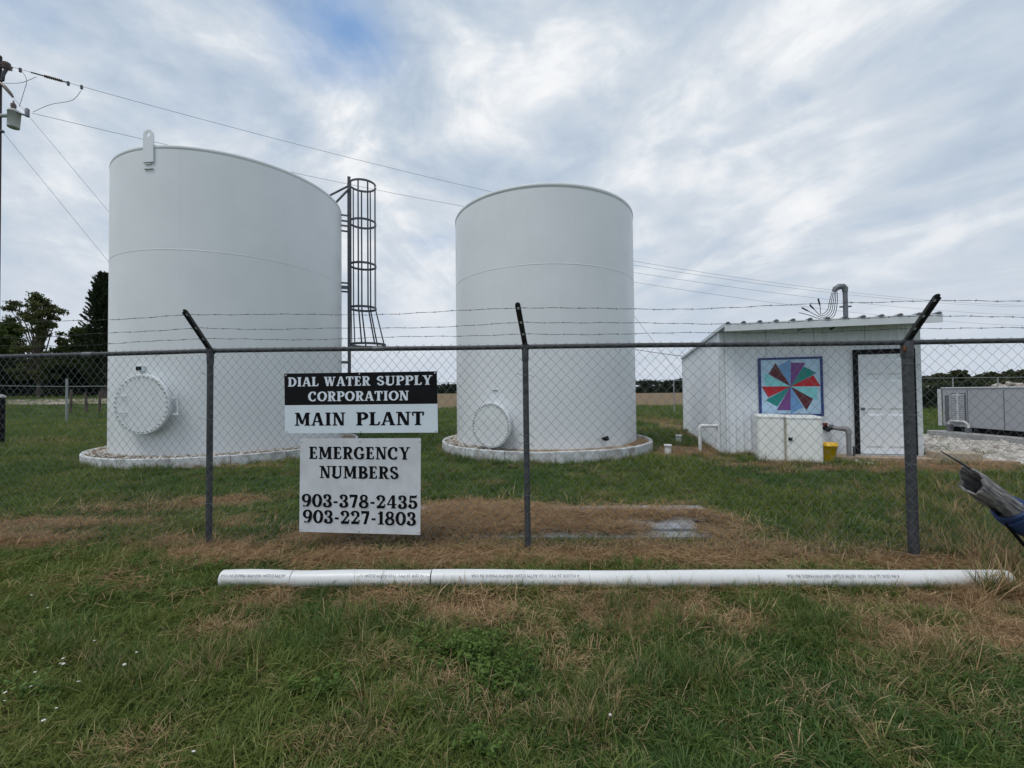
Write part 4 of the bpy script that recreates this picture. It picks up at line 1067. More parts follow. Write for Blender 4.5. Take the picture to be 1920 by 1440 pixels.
for i, (s, rr, ln) in enumerate(((.355, .100, .05), (.395, .112, .06), (.445, .110, .07), (.505, .104, .09))):
    hollow(s, s+ln, rr, rr-.025, lambda g, i=i: .015*math.sin(2*g+i), 'blue_wrap', m_blue, htop, 4)
a = h0+hd*.40-hu*.105; MB().tube([a, a+hd*.2-hu*.05, a+hd*.5-hu*.10], .011, 6).build('rod', m_black, htop)

# ------------------------------------------------------------------ utility poles and lines
PY = 14.0
P1 = atY(-15, 740, PY); P1 = Vector((P1.x, PY, 0)); P1z = atY(0, 112, PY).z
pole1 = thing('utility_pole', P1, 'dark utility pole with a grey transformer, cut by the left edge', 'utility pole')
MB().tube([P1-UP*.5, P1+UP*5, P1+UP*(P1z+.15)], [.16, .145, .115], 16).build('pole_shaft', m_pole, pole1)
def at1(px, py, dy=0): return atY(px, py, PY+dy)
tr = at1(25, 222); 
MB().tube([P1+UP*(tr.z+.1), tr+UP*.1], .06, 8).build('transformer_arm', m_xfmr, pole1)
tx = MB().lathe(tr-UP*.42, [(0, .10), (.145, .10), (.15, .12), (.158, .60), (.166, .60), (.166, .64), (.13, .69), (.08, .72), (0, .73)], 24, UP+Vector((.05, 0, 0))).build('transformer', m_xfmr, pole1)
MB().lathe(tr+UP*.31, [(.05, 0), (.07, .03), (.05, .06), (.085, .10), (.05, .13), (.075, .16), (.04, .20), (.012, .3), (0, .3)], 14).build('bushing', m_porc, tx)
MB().tube([tr+Vector((.13, -.05, .2)), at1(50, 217)], .035, 8).lathe(at1(51, 213)-UP*.1, [(.06, 0), (.06, .25), (.03, .28)], 10, cap=True).build('arrester', m_galv, tx)
ins = at1(12, 124)
MB().lathe(ins-UP*.12, [(.04, 0), (.14, .05), (.06, .09), (.15, .13), (.06, .17), (.11, .22), (.05, .26), (0, .27)], 16).build('insulator', m_porc, pole1)
MB().tube([P1+UP*(ins.z-.5), at1(5, 150), at1(6, 140), ins-UP*.1], .05, 8).build('insulator_bracket', m_galvdk, pole1)
MB().tube([P1+UP*(at1(0, 150).z), at1(9, 163), at1(20, 176), at1(24, 182)], [.05, .06, .05, .03], 8).build('fuse_cutout', m_porc, pole1)
def jump(pts, rr=.008):
    out = []
    for k in range(25):
        u = k/24*(len(pts)-1); j = min(int(u), len(pts)-2); w = u-j
        a, b_, c, d = pts[max(j-1, 0)], pts[j], pts[j+1], pts[min(j+2, len(pts)-1)]
        out.append(.5*((2*b_)+(-a+c)*w+(2*a-5*b_+4*c-d)*w*w+(-a+3*b_-3*c+d)*w**3))
    return MB().tube(out, rr, 5)
jump([at1(40, 132), at1(50, 150), at1(44, 175), at1(36, 200)]).build('jumper_wire', m_wirebk, pole1)
jump([at1(152, 170), at1(135, 188), at1(95, 196), at1(62, 210)]).build('jumper_wire', m_wirebk, pole1)
jump([at1(8, 156), at1(40, 155), at1(68, 144)]).build('jumper_wire', m_wirebk, pole1)
MB().tube([at1(0, 246), at1(6, 247)], .05, 8).build('guy_clamp', m_galvdk, pole1)

P2 = Vector((4.4, 24.8, 0)); P2z = 12.3
pole2 = thing('utility_pole', P2, 'utility pole standing behind the tank beside the shed', 'utility pole')
MB().tube([P2-UP*.5, P2+UP*(P2z-.4)], [.16, .11], 14).build('pole_shaft', m_pole, pole2)
MB().lathe(P2+UP*(P2z-.4), [(.04, 0), (.12, .05), (.05, .1), (.12, .15), (.04, .22), (0, .23)], 12).build('insulator', m_porc, pole2)
def wire(a, b_, sag, rr, name, label, cat, grp=None, n=40, mt=None):
    pts = [sub(a, b_, k/n)-UP*(sag*4*(k/n)*(1-k/n)) for k in range(n+1)]
    return tag(MB().tube(pts, rr, 5).build(name, mt or m_wirebk, None, origin=a), label, cat, grp)
WR = .008
A0 = at1(10, 122)
q152 = at1(152, 167, 1.3)
la = thing('power_line', A0, 'upper power line with insulator, running from the left pole to behind the right tank', 'power line')
A1 = P2+UP*(P2z-.2)
MB().tube([sub(A0, A1, k/40)-UP*(.25*4*(k/40)*(1-k/40)) for k in range(41)], WR, 5).build('conductor', m_wirebk, la)
def onA(k): return sub(A0, A1, k)-UP*(.25*4*k*(1-k))
def kA(px):
    lo, hi = 0, 1
    for _ in range(40):
        mi = (lo+hi)/2
        if proj(onA(mi))[0] < px: lo = mi
        else: hi = mi
    return lo
ka, kb = kA(84), kA(116)
MB().tube([onA(ka+(kb-ka)*i/16) for i in range(17)], [.03 if i % 2 else .055 for i in range(17)], 10, smooth=False).build('strain_insulator', m_porc, la)
for x0_, x1_ in ((58, 84), (116, 130)):
    MB().tube([onA(kA(x0_)), onA(kA(x1_))], .024, 6).build('dead_end_clamp', m_galvdk, la)
for x in (38, 128, 153):
    q = onA(kA(x)); MB().cbox(q-UP*.03, .06, .05, .14).build('line_clamp', m_galvdk, la)
wire(at1(60, 212), P2+UP*(atY(1060, 424, 24.8).z), .3, WR, 'power_line', 'lower power line from the left pole, passing behind the lifting lug', 'power line')
# four lines leaving the second pole to the right
for i, (y0_, y1_, sg) in enumerate(((474, 573, 1.0), (482, 575, 1.0), (496, 592, .9), (514, 612, .9))):
    a = Vector((P2.x, P2.y, atY(1100, y0_, 24.8).z)); e = atY(2050, y1_, 46)
    wire(a, e, sg, .009, 'power_line', ['topmost', 'second highest', 'third highest', 'lowest'][i]+' of the four thin power lines above the shed roof', 'power line', 'thin lines right of the tanks')
# guys
def gnd(px, py): q = G(px, py); return q
wire(at1(26, 184), Vector((gnd(541, 800).x, gnd(541, 800).y, 0)), 0, .0055, 'guy_wire', 'upper guy wire slanting from the left pole behind the big tank', 'guy wire')
wire(at1(6, 248), Vector((gnd(455, 800).x, gnd(455, 800).y, 0)), 0, .0055, 'guy_wire', 'lower guy wire slanting from the left pole behind the big tank', 'guy wire')
ga = P2+UP*atY(1150, 470, 24.8).z; gb = G(1330, 778)
wire(ga, Vector((gb.x, gb.y, 0)), 0, .010, 'guy_wire', 'guy wire slanting down between the right tank and the shed', 'guy wire')
wire(P2+UP*atY(1140, 632, 24.8).z, sh(.05, SH_D, 2.64), .12, .014, 'service_cable', 'black service cable dropping to the shed roof corner', 'cable')
q = G(2, 836); q.z = 0
bpst = thing('marker_post', q, 'short black post with pale cap at the left edge', 'post')
MB().tube([q-UP*.2, q+UP*1.42], .075, 12).build('post_shaft', m_black, bpst); MB().lathe(q+UP*1.42, [(.09, 0), (.09, .05), (.03, .09), (0, .1)], 12).build('cap', m_conc, bpst)

# ------------------------------------------------------------------ back fence
bf = thing('back_fence', (-10, 25.5, 0), 'pale galvanised chain link fence along the back of the yard', 'fence')
m_bgal = mat('pale_galvanised', (.30, .33, .34), .5, .2, .1, 5)
BZ = 2.05
corner = Vector((-26.0, 24.6, 0)); line = [(Vector((-29.5, 12.5, 0)), corner), (corner, Vector((34, 27.0, 0)))]
def bz(q): return tz(q.x, q.y)
for si, (a, e) in enumerate(line):
    ln = (e-a).length; n = round(ln/3.05); d_ = (e-a)/n
    MB().tube([a+d_*k+UP*(BZ+bz(a+d_*k)) for k in range(n+1)], .016, 6).build('top_rail', m_bgal, bf)
    src = None
    for k in range(n+1):
        q = a+d_*k; big_ = (si == 0 and k == n) or (si == 1 and k == n)
        if si == 1 and k == 0: continue
        m = MB().tube([q+UP*(bz(q)-.2), q+UP*(bz(q)+(BZ+.45 if big_ else BZ))], .055 if big_ else .034, 8); m.build('post', m_bgal, bf)
    # diamond mesh, coarse but real wires
    V, Q = [], []; w = .16; nn = int(ln/w); dd = (e-a).normalized(); off = 0; nrm = np.array((dd.y, -dd.x, 0)); dv = np.array(dd)
    rows = int((BZ-.05)/w)
    for i in range(nn):
        j = np.arange(rows+1); s = i*w+np.where((i+j) % 2 == 0, 0, w)
        px_ = a.x+dd.x*s; py_ = a.y+dd.y*s; P = np.stack([px_, py_, .03+j*w+terr(px_, py_)], 1)
        ring_ = np.stack([P+dv*.0022, P+nrm*.0022, P-dv*.0022, P-nrm*.0022], 1).reshape(-1, 3); V.append(ring_)
        Q.append(np.array([(k*4+c, k*4+(c+1) % 4, k*4+4+(c+1) % 4, k*4+4+c) for k in range(rows) for c in range(4)])+off); off += len(ring_)
    o = np_mesh('woven_mesh', np.concatenate(V), np.concatenate(Q), m_bgal, bf); o['kind'] = 'stuff'
# rough wooden field posts along the lane side
for i, (px, py, hh, lab) in enumerate(((132, 776, 1.5, 'grey wooden field post just right of the tall back fence post'), (161, 772, 1.3, 'wooden field post between the back fence and the big tank'), (186, 772, 1.4, 'wooden field post closest to the big tank'))):
    q = atY(px, 765, 30.5); q.z = tz(q.x, q.y)
    MB_ = MB().tube([q-UP*.2, q+UP*hh*.5+Vector((.03, 0, 0)), q+UP*(hh+.2)+Vector((.05*(-1)**i, 0, 0))], [.09, .085, .07], 8).build('field_post', m_bark, None, origin=q)
    tag(MB_, lab, 'post', 'wooden posts beyond the fence')

# ------------------------------------------------------------------ vegetation
def leafmat(name, dark, mid_, light, sc=1.2):
    m = bpy.data.materials.new(name); m.use_nodes = True; t = m.node_tree; t.nodes.clear()
    geo = N(t, 'ShaderNodeNewGeometry'); n1_ = NOISE(t, geo.outputs['Position'], sc, 5, .65)
    n2_ = NOISE(t, geo.outputs['Position'], sc*9, 2, .6)
    c = RAMP(t, MIX(t, .5, n1_, n2_), [(.34, dark), (.52, mid_), (.70, light)])
    d = N(t, 'ShaderNodeBsdfDiffuse'); L(t, c, d.inputs[0]); tr_ = N(t, 'ShaderNodeBsdfTranslucent'); L(t, MIX(t, .5, c, light), tr_.inputs[0])
    mx = N(t, 'ShaderNodeMixShader'); mx.inputs[0].default_value = .25; L(t, d.outputs[0], mx.inputs[1]); L(t, tr_.outputs[0], mx.inputs[2])
    o = N(t, 'ShaderNodeOutputMaterial'); L(t, mx.outputs[0], o.inputs[0]); return m
m_leaf = leafmat('oak_leaves', (.035, .045, .020), (.085, .10, .042), (.17, .19, .085), .9)
m_leaf2 = leafmat('bush_leaves', (.020, .032, .012), (.055, .082, .026), (.12, .16, .05), .9)
m_jun = leafmat('juniper_needles', (.014, .022, .013), (.032, .048, .026), (.07, .09, .045), 1.2)
m_far = leafmat('far_wood_leaves', (.012, .019, .013), (.024, .034, .021), (.045, .058, .034), .12)
m_far2 = leafmat('hedge_leaves', (.022, .028, .014), (.050, .060, .027), (.10, .105, .05), .25)
def leaf_quads(cent, size, asp=1.5, up_bias=0.0, dirs=None):
    n = len(cent); d = rng.normal(size=(n, 3)) if dirs is None else dirs+rng.normal(size=(n, 3))*.28
    d /= np.linalg.norm(d, axis=1)[:, None]
    r_ = rng.normal(size=(n, 3)); s = np.cross(d, r_); s /= np.linalg.norm(s, axis=1)[:, None]
    sz = (size*(.6+.8*rng.random(n)))[:, None]
    a = cent-d*sz*asp*.5; b_ = cent+s*sz*.5; c = cent+d*sz*asp*.5; e = cent-s*sz*.5
    V = np.stack([a, b_, c, e], 1).reshape(-1, 3); Q = np.arange(4*n).reshape(n, 4); return V, Q
def blob_pts(cs, n, shell=.55):
    """random points inside ellipsoids cs=(x,y,z,rx,ry,rz), thicker near the shell"""
    cs = np.array(cs); wgt = cs[:, 3]*cs[:, 4]*cs[:, 5]; wgt = wgt**.7; wgt /= wgt.sum()
    k = rng.choice(len(cs), n, p=wgt); d = rng.normal(size=(n, 3)); d /= np.linalg.norm(d, axis=1)[:, None]
    rr = (shell+(1-shell)*rng.random(n))*(1+.25*rng.normal(size=n)*.5)
    return cs[k, :3]+d*rr[:, None]*cs[k, 3:]
def crown_blobs(base, h0_, h1_, rad, n, size, squash=.7, lean=(0, 0)):
    out = []
    for i in range(n):
        u = random.random(); z = h0_+(h1_-h0_)*u; prof = math.sin(pi*min(1, .18+.80*u))**.7
        a = random.uniform(0, 2*pi); r_ = rad*prof*math.sqrt(random.random()); s = size*random.uniform(.6, 1.25)
        out.append((base.x+r_*math.cos(a)+lean[0]*u, base.y+r_*math.sin(a)+lean[1]*u, base.z+z, s, s, s*squash))
    return out
def tree(name, base, blobs, nleaf, lsize, lm, label, cat, trunk_r, trunk_h, grp=None, shell=.5, limbs=10):
    t = thing(name, base, label, cat, grp)
    m = MB(); b0 = Vector(base)
    m.tube([b0-UP*.3, b0+UP*trunk_h*.5+Vector((.06, .03, 0)), b0+UP*trunk_h], [trunk_r*1.25, trunk_r, trunk_r*.8], 10)
    for bq in random.sample(blobs, min(limbs, len(blobs))):
        e = Vector(bq[:3]); a = b0+UP*trunk_h*random.uniform(.5, 1); mid_ = sub(a, e, .55)+UP*.12*(e-a).length
        m.tube([a, mid_, e], [trunk_r*.5, trunk_r*.28, trunk_r*.08], 6)
    m.build('trunk', m_bark, t)
    V, Q = leaf_quads(blob_pts(blobs, nleaf, shell), lsize); np_mesh('crown', V, Q, lm, t); return t
def tbase(px, Y): q = atY(px, 740, Y); q.z = tz(q.x, q.y); return q
def zat(px, py, Y): return atY(px, py, Y).z
# loose-crowned tree
Y = 44; b_ = tbase(72, Y); ht = zat(75, 552, Y)-b_.z
bl = crown_blobs(b_, 2.0, ht-.5, 2.3, 90, .52, .6)
bl += [(atY(x, y, Y).x, Y+random.uniform(-1, 1), atY(x, y, Y).z, .6, .8, .4) for x, y in ((60, 565), (75, 556), (85, 575), (96, 590), (104, 583), (40, 572), (26, 580), (50, 590), (70, 600), (90, 612), (30, 600), (60, 620))]
tree('broadleaf_tree', b_, bl, 12500, .15, m_leaf, 'loose grey-green tree with sky showing through, at far left', 'tree', .16, 4.0, limbs=45, shell=.2)
Y = 47
for (px, top, rad, lab, mtl, nm) in ((10, 596, 2.8, 'dark rounded tree behind the left pole', m_leaf2, 'broadleaf_tree'), (128, 640, 2.0, 'low bushy tree between the loose tree and the juniper', m_leaf2, 'broadleaf_tree'),
                             (150, 612, 1.5, 'bright green leafy tree just left of the juniper', m_leaf2, 'broadleaf_tree'), (-40, 600, 3.0, 'broad dark tree cut by the left edge', m_leaf2, 'broadleaf_tree')):
    b_ = tbase(px, Y+random.uniform(-1, 2)); ht = zat(px, top, Y)-b_.z
    tree(nm, b_, crown_blobs(b_, .6, ht-.5, rad, 46, .95, .75), 8500, .22, mtl, lab, 'tree', .15, ht*.45, 'trees beyond the lane')
# dark undergrowth mass under those trees
ug = []
for k in range(130):
    px = random.uniform(-120, 330); q = tbase(px, 48+random.uniform(-2, 3)); s = random.uniform(.8, 1.6)
    ug.append((q.x, q.y, q.z+random.uniform(.3, 3.6), s*1.2, s, s))
V, Q = leaf_quads(blob_pts(ug, 26000, .3), .26); und = np_mesh('undergrowth', V, Q, m_far, None); tag(und, 'dark tangled undergrowth below the trees at left', kind='stuff')
# juniper
Y = 42; b_ = tbase(196, Y); ht = zat(165, 510, Y)-b_.z
jt = thing('juniper_tree', b_, 'tall dark feathery juniper standing just left of the big tank', 'tree')
MB().tube([b_-UP*.3, b_+UP*ht*.6, b_+UP*(ht-.6)], [.3, .18, .04], 10).build('trunk', m_bark, jt)
cen, drs = [], []
for k in range(430):
    u = random.random()**.85; z = 1.0+(ht-1.2)*u; R_ = (2.75*(1-u)**.42*(.5+.5*min(1, u*5))+.15)
    if u > .82: R_ *= 1.0
    a = random.uniform(0, 2*pi); ln = R_*random.uniform(.65, 1.1)
    o = np.array((b_.x, b_.y, b_.z+z-.3)); d_ = np.array((math.cos(a), math.sin(a), .55+.6*u)); d_ /= np.linalg.norm(d_)
    m_n = 62; tt = (random.random()*.2+.25)+.75*rng.random(m_n); tt = np.minimum(tt, 1)
    spread = .34*(1.05-tt)+.04
    c_ = o+d_*(ln*tt)[:, None]+rng.normal(size=(m_n, 3))*spread[:, None]*.55; cen.append(c_); drs.append(np.tile(d_, (m_n, 1)))
V, Q = leaf_quads(np.concatenate(cen), .10, 3.6, dirs=np.concatenate(drs)); np_mesh('crown', V, Q, m_jun, jt)
# far wood behind the hay field
fw = []
for k in range(760):
    x = random.uniform(-420, 330); Yv = 360+random.uniform(-12, 30); h_ = 10.3+1.5*math.sin(x*.021)+.8*math.sin(x*.09)+random.uniform(-.7, .5)
    if x > 60: h_ += .6
    for z in (1.5, 4.2, 7.2): fw.append((x+random.uniform(-4, 4), Yv, min(z, h_-2)+random.uniform(-.5, .5)+(h_-9.5 if z > 7 else 0), 4.6, 3, 2.7))
V, Q = leaf_quads(blob_pts(fw, 76000, .25), 1.45, 1.3); w_ = np_mesh('far_wood', V, Q, m_far, None); tag(w_, 'dark band of distant woodland across the hay field', kind='stuff')
# nearer trees on the right, each on its own
for i, (px, top, rad) in enumerate(((1735, 706, 2.4), (1768, 701, 2.6), (1806, 695, 3.2), (1838, 704, 2.3), (1868, 698, 2.6), (1893, 694, 3.0), (1925, 697, 3.0), (1960, 699, 3.0))):
    Yv = 84+6*(i % 2); b_ = tbase(px, Yv); ht = zat(px, top, Yv)-b_.z
    lab = ['leftmost small tree on the skyline, next to the shed', 'second small skyline tree right of the shed', 'broad rounded tree rising above the generator', 'low tree right of the broad skyline tree', 'fifth skyline tree right of the shed',
           'tallest skyline tree near the right edge', 'skyline tree touching the right edge', 'skyline tree just outside the right edge'][i]
    if i == 7: continue
    tree('skyline_tree', b_, crown_blobs(b_, .6, ht-.5, rad, 30, 1.15, .75), 2600, .42, m_far2, lab, 'tree', .16, ht*.4, 'trees on the right skyline', limbs=6)
hd_ = []
for k in range(150):
    px = random.uniform(1700, 2150); q = tbase(px, 74+random.uniform(-3, 4)); s = random.uniform(.7, 1.1); hd_.append((q.x, q.y, random.uniform(.2, 1.9), s*1.8, s, s))
V, Q = leaf_quads(blob_pts(hd_, 14000, .3), .36); o = np_mesh('hedgerow', V, Q, m_far2, None); tag(o, 'scrubby olive hedgerow below the skyline trees at right', kind='stuff')
# pale rubble heap in front of the hedgerow
rb_v, rb_f = [], []
def ico():
    ph = (1+5**.5)/2; v = np.array([(-1, ph, 0), (1, ph, 0), (-1, -ph, 0), (1, -ph, 0), (0, -1, ph), (0, 1, ph), (0, -1, -ph), (0, 1, -ph), (ph, 0, -1), (ph, 0, 1), (-ph, 0, -1), (-ph, 0, 1)], float)
    v /= np.linalg.norm(v[0]); f = np.array([(0, 11, 5), (0, 5, 1), (0, 1, 7), (0, 7, 10), (0, 10, 11), (1, 5, 9), (5, 11, 4), (11, 10, 2), (10, 7, 6), (7, 1, 8), (3, 9, 4), (3, 4, 2), (3, 2, 6), (3, 6, 8), (3, 8, 9), (4, 9, 5), (2, 4, 11), (6, 2, 10), (8, 6, 7), (9, 8, 1)])
    return v, f
IV, IF = ico()
def rocks(name, pts, sizes, mt, flat=.55):
    V, Q = [], []; off = 0
    for p_, s in zip(pts, sizes):
        v = IV*(1+.28*rng.normal(size=(12, 1)))*s*np.array((rng.uniform(.8, 1.3), rng.uniform(.7, 1.1), flat*rng.uniform(.7, 1.2)))
        a = rng.uniform(0, 6.28); ca, sa = math.cos(a), math.sin(a); v = np.stack([v[:, 0]*ca-v[:, 1]*sa, v[:, 0]*sa+v[:, 1]*ca, v[:, 2]], 1)
        V.append(v+np.array(p_)); Q.append(IF+off); off += 12
    return np_mesh(name, np.concatenate(V), np.concatenate(Q), mt, None)
pts, szs = [], []
for k in range(520):
    px = random.uniform(1735, 1990); q = tbase(px, 62+random.uniform(-2, 4)); hgt = .5+1.5*abs(math.sin(px*.021))*random.random()+.35*math.sin(px*.05)
    pts.append((q.x, q.y, max(.1, hgt))); szs.append(random.uniform(.22, .55))
m_rub = mat('pale_rubble', (.46, .42, .38), .95, 0, .3, .8, 0, 10, col2=(.16, .14, .12), coords='Object')
o = rocks('rubble_heap', pts, szs, m_rub, .7); tag(o, 'heap of pale broken rubble beyond the generator', kind='stuff')
# dark bushes near the shed's right side
for (px, Yv, top, rad, lab) in ((1741, 28, 728, 1.0, 'dark rounded bush beside the right end of the shed'), (1762, 30, 722, 1.25, 'dark bush half hidden behind the generator'), (1815, 31, 716, 1.3, 'dark bush poking up above the generator roof')):
    b_ = tbase(px, Yv); ht = zat(px, top, Yv)-b_.z
    tree('bush', b_, crown_blobs(b_, .15, ht-.2, rad, 26, .42, .8), 4200, .11, m_far, lab, 'bush', .05, ht*.5, 'bushes behind the yard', limbs=8)

# ------------------------------------------------------------------ white rocks round the generator and kerb gravel
GPOLY = [(8.35, 8.05), (10.4, 7.1), (13, 6.6), (13, 12.6), (9.4, 12.6), (8.95, 10.6)]
def inpoly(x, y, poly):
    x = np.asarray(x); y = np.asarray(y); r_ = np.zeros(x.shape, bool); n = len(poly)
    for i in range(n):
        x0_, y0_ = poly[i]; x1_, y1_ = poly[(i+1) % n]
        cnd = ((y0_ > y) != (y1_ > y)) & (x < (x1_-x0_)*(y-y0_)/(y1_-y0_+1e-12)+x0_); r_ ^= cnd
    return r_
x = rng.uniform(8.2, 12.6, 3400); y = rng.uniform(6.6, 12.7, 3400)
k = inpoly(x, y, GPOLY) & (x < GX+.02) & (fbm(x, y, 1.3, 50) > .33); x, y = x[k], y[k]
o = rocks('white_rocks', np.stack([x, y, terr(x, y)+.02], 1), rng.uniform(.04, .135, len(x)), m_rock, .55); tag(o, 'bed of broken white rock between the shed and the generator', kind='stuff')
pts, szs = [], []
for (C, R_, Rt, aa, n_) in ((T1C, R1, T1R, (2.2, 5.2), 420), (T2C, R2, T2R, (2.4, 4.2), 260), (T1C, R1, T1R, (-1.3, .2), 150)):
    for _ in range(n_):
        a = random.uniform(*aa); r_ = random.uniform(Rt+.02, R_-.09); pts.append((C.x+r_*math.cos(a), C.y+r_*math.sin(a), (.19 if C is T1C else .22)+random.uniform(0, .015))); szs.append(random.uniform(.02, .045))
o = rocks('kerb_gravel', pts, szs, m_rock, .6); tag(o, 'loose pale gravel lying inside the tank kerb rings', kind='stuff')
for i, (px, py, lab) in enumerate(((1613, 869, 'small white rock left of the sandy path'), (1628, 871, 'larger white rock in front of the door sill'), (1741, 861, 'white rock at the right corner of the shed'), (1607, 866, 'white pebble next to the standpipe'), (1866, 867, 'lone pale rock on the dead grass near the gravel'))):
    q = G(px, py); rk = rocks('rock', [(0, 0, 0)], [(.06, .08, .10, .05, .09)[i]], m_rock, .5); rk.location = (q.x, q.y, .02); tag(rk, lab, 'rock', 'loose white rocks')
# rough timber scraps and rocks inside the first kerb, seen between the signs
for i, (px, py) in enumerate(((608, 818), (646, 817))):
    q = on_tank(T1C, R1-.18, px, py+6); q.z = .2
    rk = rocks('rock', [(0, 0, 0)], [.13], m_rock if i else m_slab, .6); rk.location = q; tag(rk, ['brown rock on the left kerb ring, seen between the signs', 'white rock on the left kerb ring, seen between the signs'][i], 'rock', 'rocks on the kerb')

# ------------------------------------------------------------------ grass, straw and weeds (scattered clumps)
def grassmat(name, weed=False):
    m = bpy.data.materials.new(name); m.use_nodes = True; t = m.node_tree; t.nodes.clear()
    geo = N(t, 'ShaderNodeNewGeometry')
    sh_ = N(t, 'ShaderNodeAttribute', attribute_name='shade').outputs['Fac']
    dr = N(t, 'ShaderNodeAttribute', attribute_name='dry', attribute_type='INSTANCER').outputs['Fac']
    hu_ = N(t, 'ShaderNodeAttribute', attribute_name='hue', attribute_type='INSTANCER').outputs['Fac']
    g0 = RAMP(t, sh_, [(0., (.022, .044, .009)), (.5, (.066, .122, .023)), (1., (.165, .240, .062))])  # dark-to-light spread puts blade shadows and highlights into the greens
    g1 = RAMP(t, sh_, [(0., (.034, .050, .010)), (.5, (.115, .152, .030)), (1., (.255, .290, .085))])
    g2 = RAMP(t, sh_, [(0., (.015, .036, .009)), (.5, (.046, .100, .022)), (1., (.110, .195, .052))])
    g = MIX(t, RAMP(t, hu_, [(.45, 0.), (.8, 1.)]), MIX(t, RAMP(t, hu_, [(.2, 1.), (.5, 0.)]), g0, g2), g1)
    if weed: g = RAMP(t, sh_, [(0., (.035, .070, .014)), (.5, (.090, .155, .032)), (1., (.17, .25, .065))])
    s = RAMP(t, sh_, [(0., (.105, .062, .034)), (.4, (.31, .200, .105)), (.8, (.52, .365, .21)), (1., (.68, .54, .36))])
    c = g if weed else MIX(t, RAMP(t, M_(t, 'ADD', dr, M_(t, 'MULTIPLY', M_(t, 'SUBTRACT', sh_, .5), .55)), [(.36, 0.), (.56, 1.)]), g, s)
    d = N(t, 'ShaderNodeBsdfDiffuse'); L(t, c, d.inputs[0]); tr_ = N(t, 'ShaderNodeBsdfTranslucent'); L(t, c, tr_.inputs[0])
    mx = N(t, 'ShaderNodeMixShader'); mx.inputs[0].default_value = .36; L(t, d.outputs[0], mx.inputs[1]); L(t, tr_.outputs[0], mx.inputs[2])
    gl = N(t, 'ShaderNodeBsdfGlossy'); gl.inputs['Roughness'].default_value = .45; gl.inputs[0].default_value = (.8, .85, .8, 1)
    mx2 = N(t, 'ShaderNodeMixShader'); mx2.inputs[0].default_value = .018; L(t, mx.outputs[0], mx2.inputs[1]); L(t, gl.outputs[0], mx2.inputs[2])
    o = N(t, 'ShaderNodeOutputMaterial'); L(t, mx2.outputs[0], o.inputs[0]); return m
m_grass = grassmat('grass_blades'); m_weed = grassmat('weed_leaves', True)
def clump(nb, rad, hmin, hmax, wid, lean, curl, flat=False, seed=0):
    rg = np.random.default_rng(seed); V, Q, A = [], [], []; off = 0
    for _ in range(nb):
        a = rg.uniform(0, 2*pi); r_ = rad*math.sqrt(rg.random()); x0_, y0_ = r_*math.cos(a), r_*math.sin(a)
        h = rg.uniform(hmin, hmax); az_ = a+rg.normal()*.9 if not flat else rg.uniform(0, 2*pi)
        dirx, diry = math.cos(az_), math.sin(az_); ln = lean*rg.uniform(.3, 1.4); w = wid*rg.uniform(.7, 1.3)
        sx, sy = -diry, dirx; shd = rg.random(); th = rg.uniform(.0, .5); curl_ = curl*rg.uniform(.3, 1.6)
        ang = (pi/2-ln) if not flat else rg.uniform(-.02, .30); px_ = np.array((x0_, y0_, -.005 if not flat else rg.uniform(.002, .03)))
        n = 4
        for k in range(n+1):
            u = k/n; ww = w*(1-u**1.6)*(.75+.5*u if u < .5 else 1)+.0003
            V += [px_-np.array((sx, sy, th*.3))*ww/2, px_+np.array((sx, sy, th*.3))*ww/2]; A += [min(1, max(0, .15+.55*shd+.35*u-.05))]*2  # roots darker, tips lighter: shadow and highlight painted into the blade tone
            px_ = px_+np.array((dirx*math.cos(ang), diry*math.cos(ang), math.sin(ang)))*h/n; ang -= curl_/n
            if flat: ang = max(ang, -.25 if px_[2] > .012 else 0)
        for k in range(n): Q.append((off+2*k, off+2*k+1, off+2*k+3, off+2*k+2))
        off += 2*(n+1)
    return np.array(V), np.array(Q), np.array(A)
def weed(seed):
    rg = np.random.default_rng(seed); V, Q, A = [], [], []; off = 0
    for s in range(7):
        a = rg.uniform(0, 2*pi); h = rg.uniform(.05, .13); ln = rg.uniform(.2, .9); tip_ = np.array((math.cos(a)*math.sin(ln), math.sin(a)*math.sin(ln), math.cos(ln)))*h
        for k in range(9):
            u = .25+.75*k/8; c = tip_*u+np.array((0, 0, .005)); b2 = rg.uniform(0, 2*pi); d_ = np.array((math.cos(b2), math.sin(b2), rg.uniform(.0, .5))); sd = np.array((-math.sin(b2), math.cos(b2), rg.uniform(-.2, .2)))
            l_ = rg.uniform(.016, .030); V += [c, c+d_*l_*.5+sd*l_*.33, c+d_*l_, c+d_*l_*.5-sd*l_*.33]; shd = rg.random(); A += [shd*.6, .3+shd*.6, .2+shd*.7, .3+shd*.6]; Q.append((off, off+1, off+2, off+3)); off += 4
    return np.array(V), np.array(Q), np.array(A)
def make_coll(name, specs, mt):
    c = bpy.data.collections.new(name)
    for i, (V, Q, A) in enumerate(specs):
        o = np_mesh(f'{name}_{chr(97+i)}', V, Q, mt, attr={'shade': A}); COL.objects.unlink(o); c.objects.link(o)
    return c
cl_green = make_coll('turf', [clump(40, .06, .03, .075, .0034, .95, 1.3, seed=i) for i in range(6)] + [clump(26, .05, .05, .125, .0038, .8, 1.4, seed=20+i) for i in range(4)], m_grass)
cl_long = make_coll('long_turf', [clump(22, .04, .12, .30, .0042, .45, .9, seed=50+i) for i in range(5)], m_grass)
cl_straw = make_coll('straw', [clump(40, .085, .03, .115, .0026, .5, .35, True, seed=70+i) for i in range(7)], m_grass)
cl_weed = make_coll('weed', [weed(90+i) for i in range(5)], m_weed)
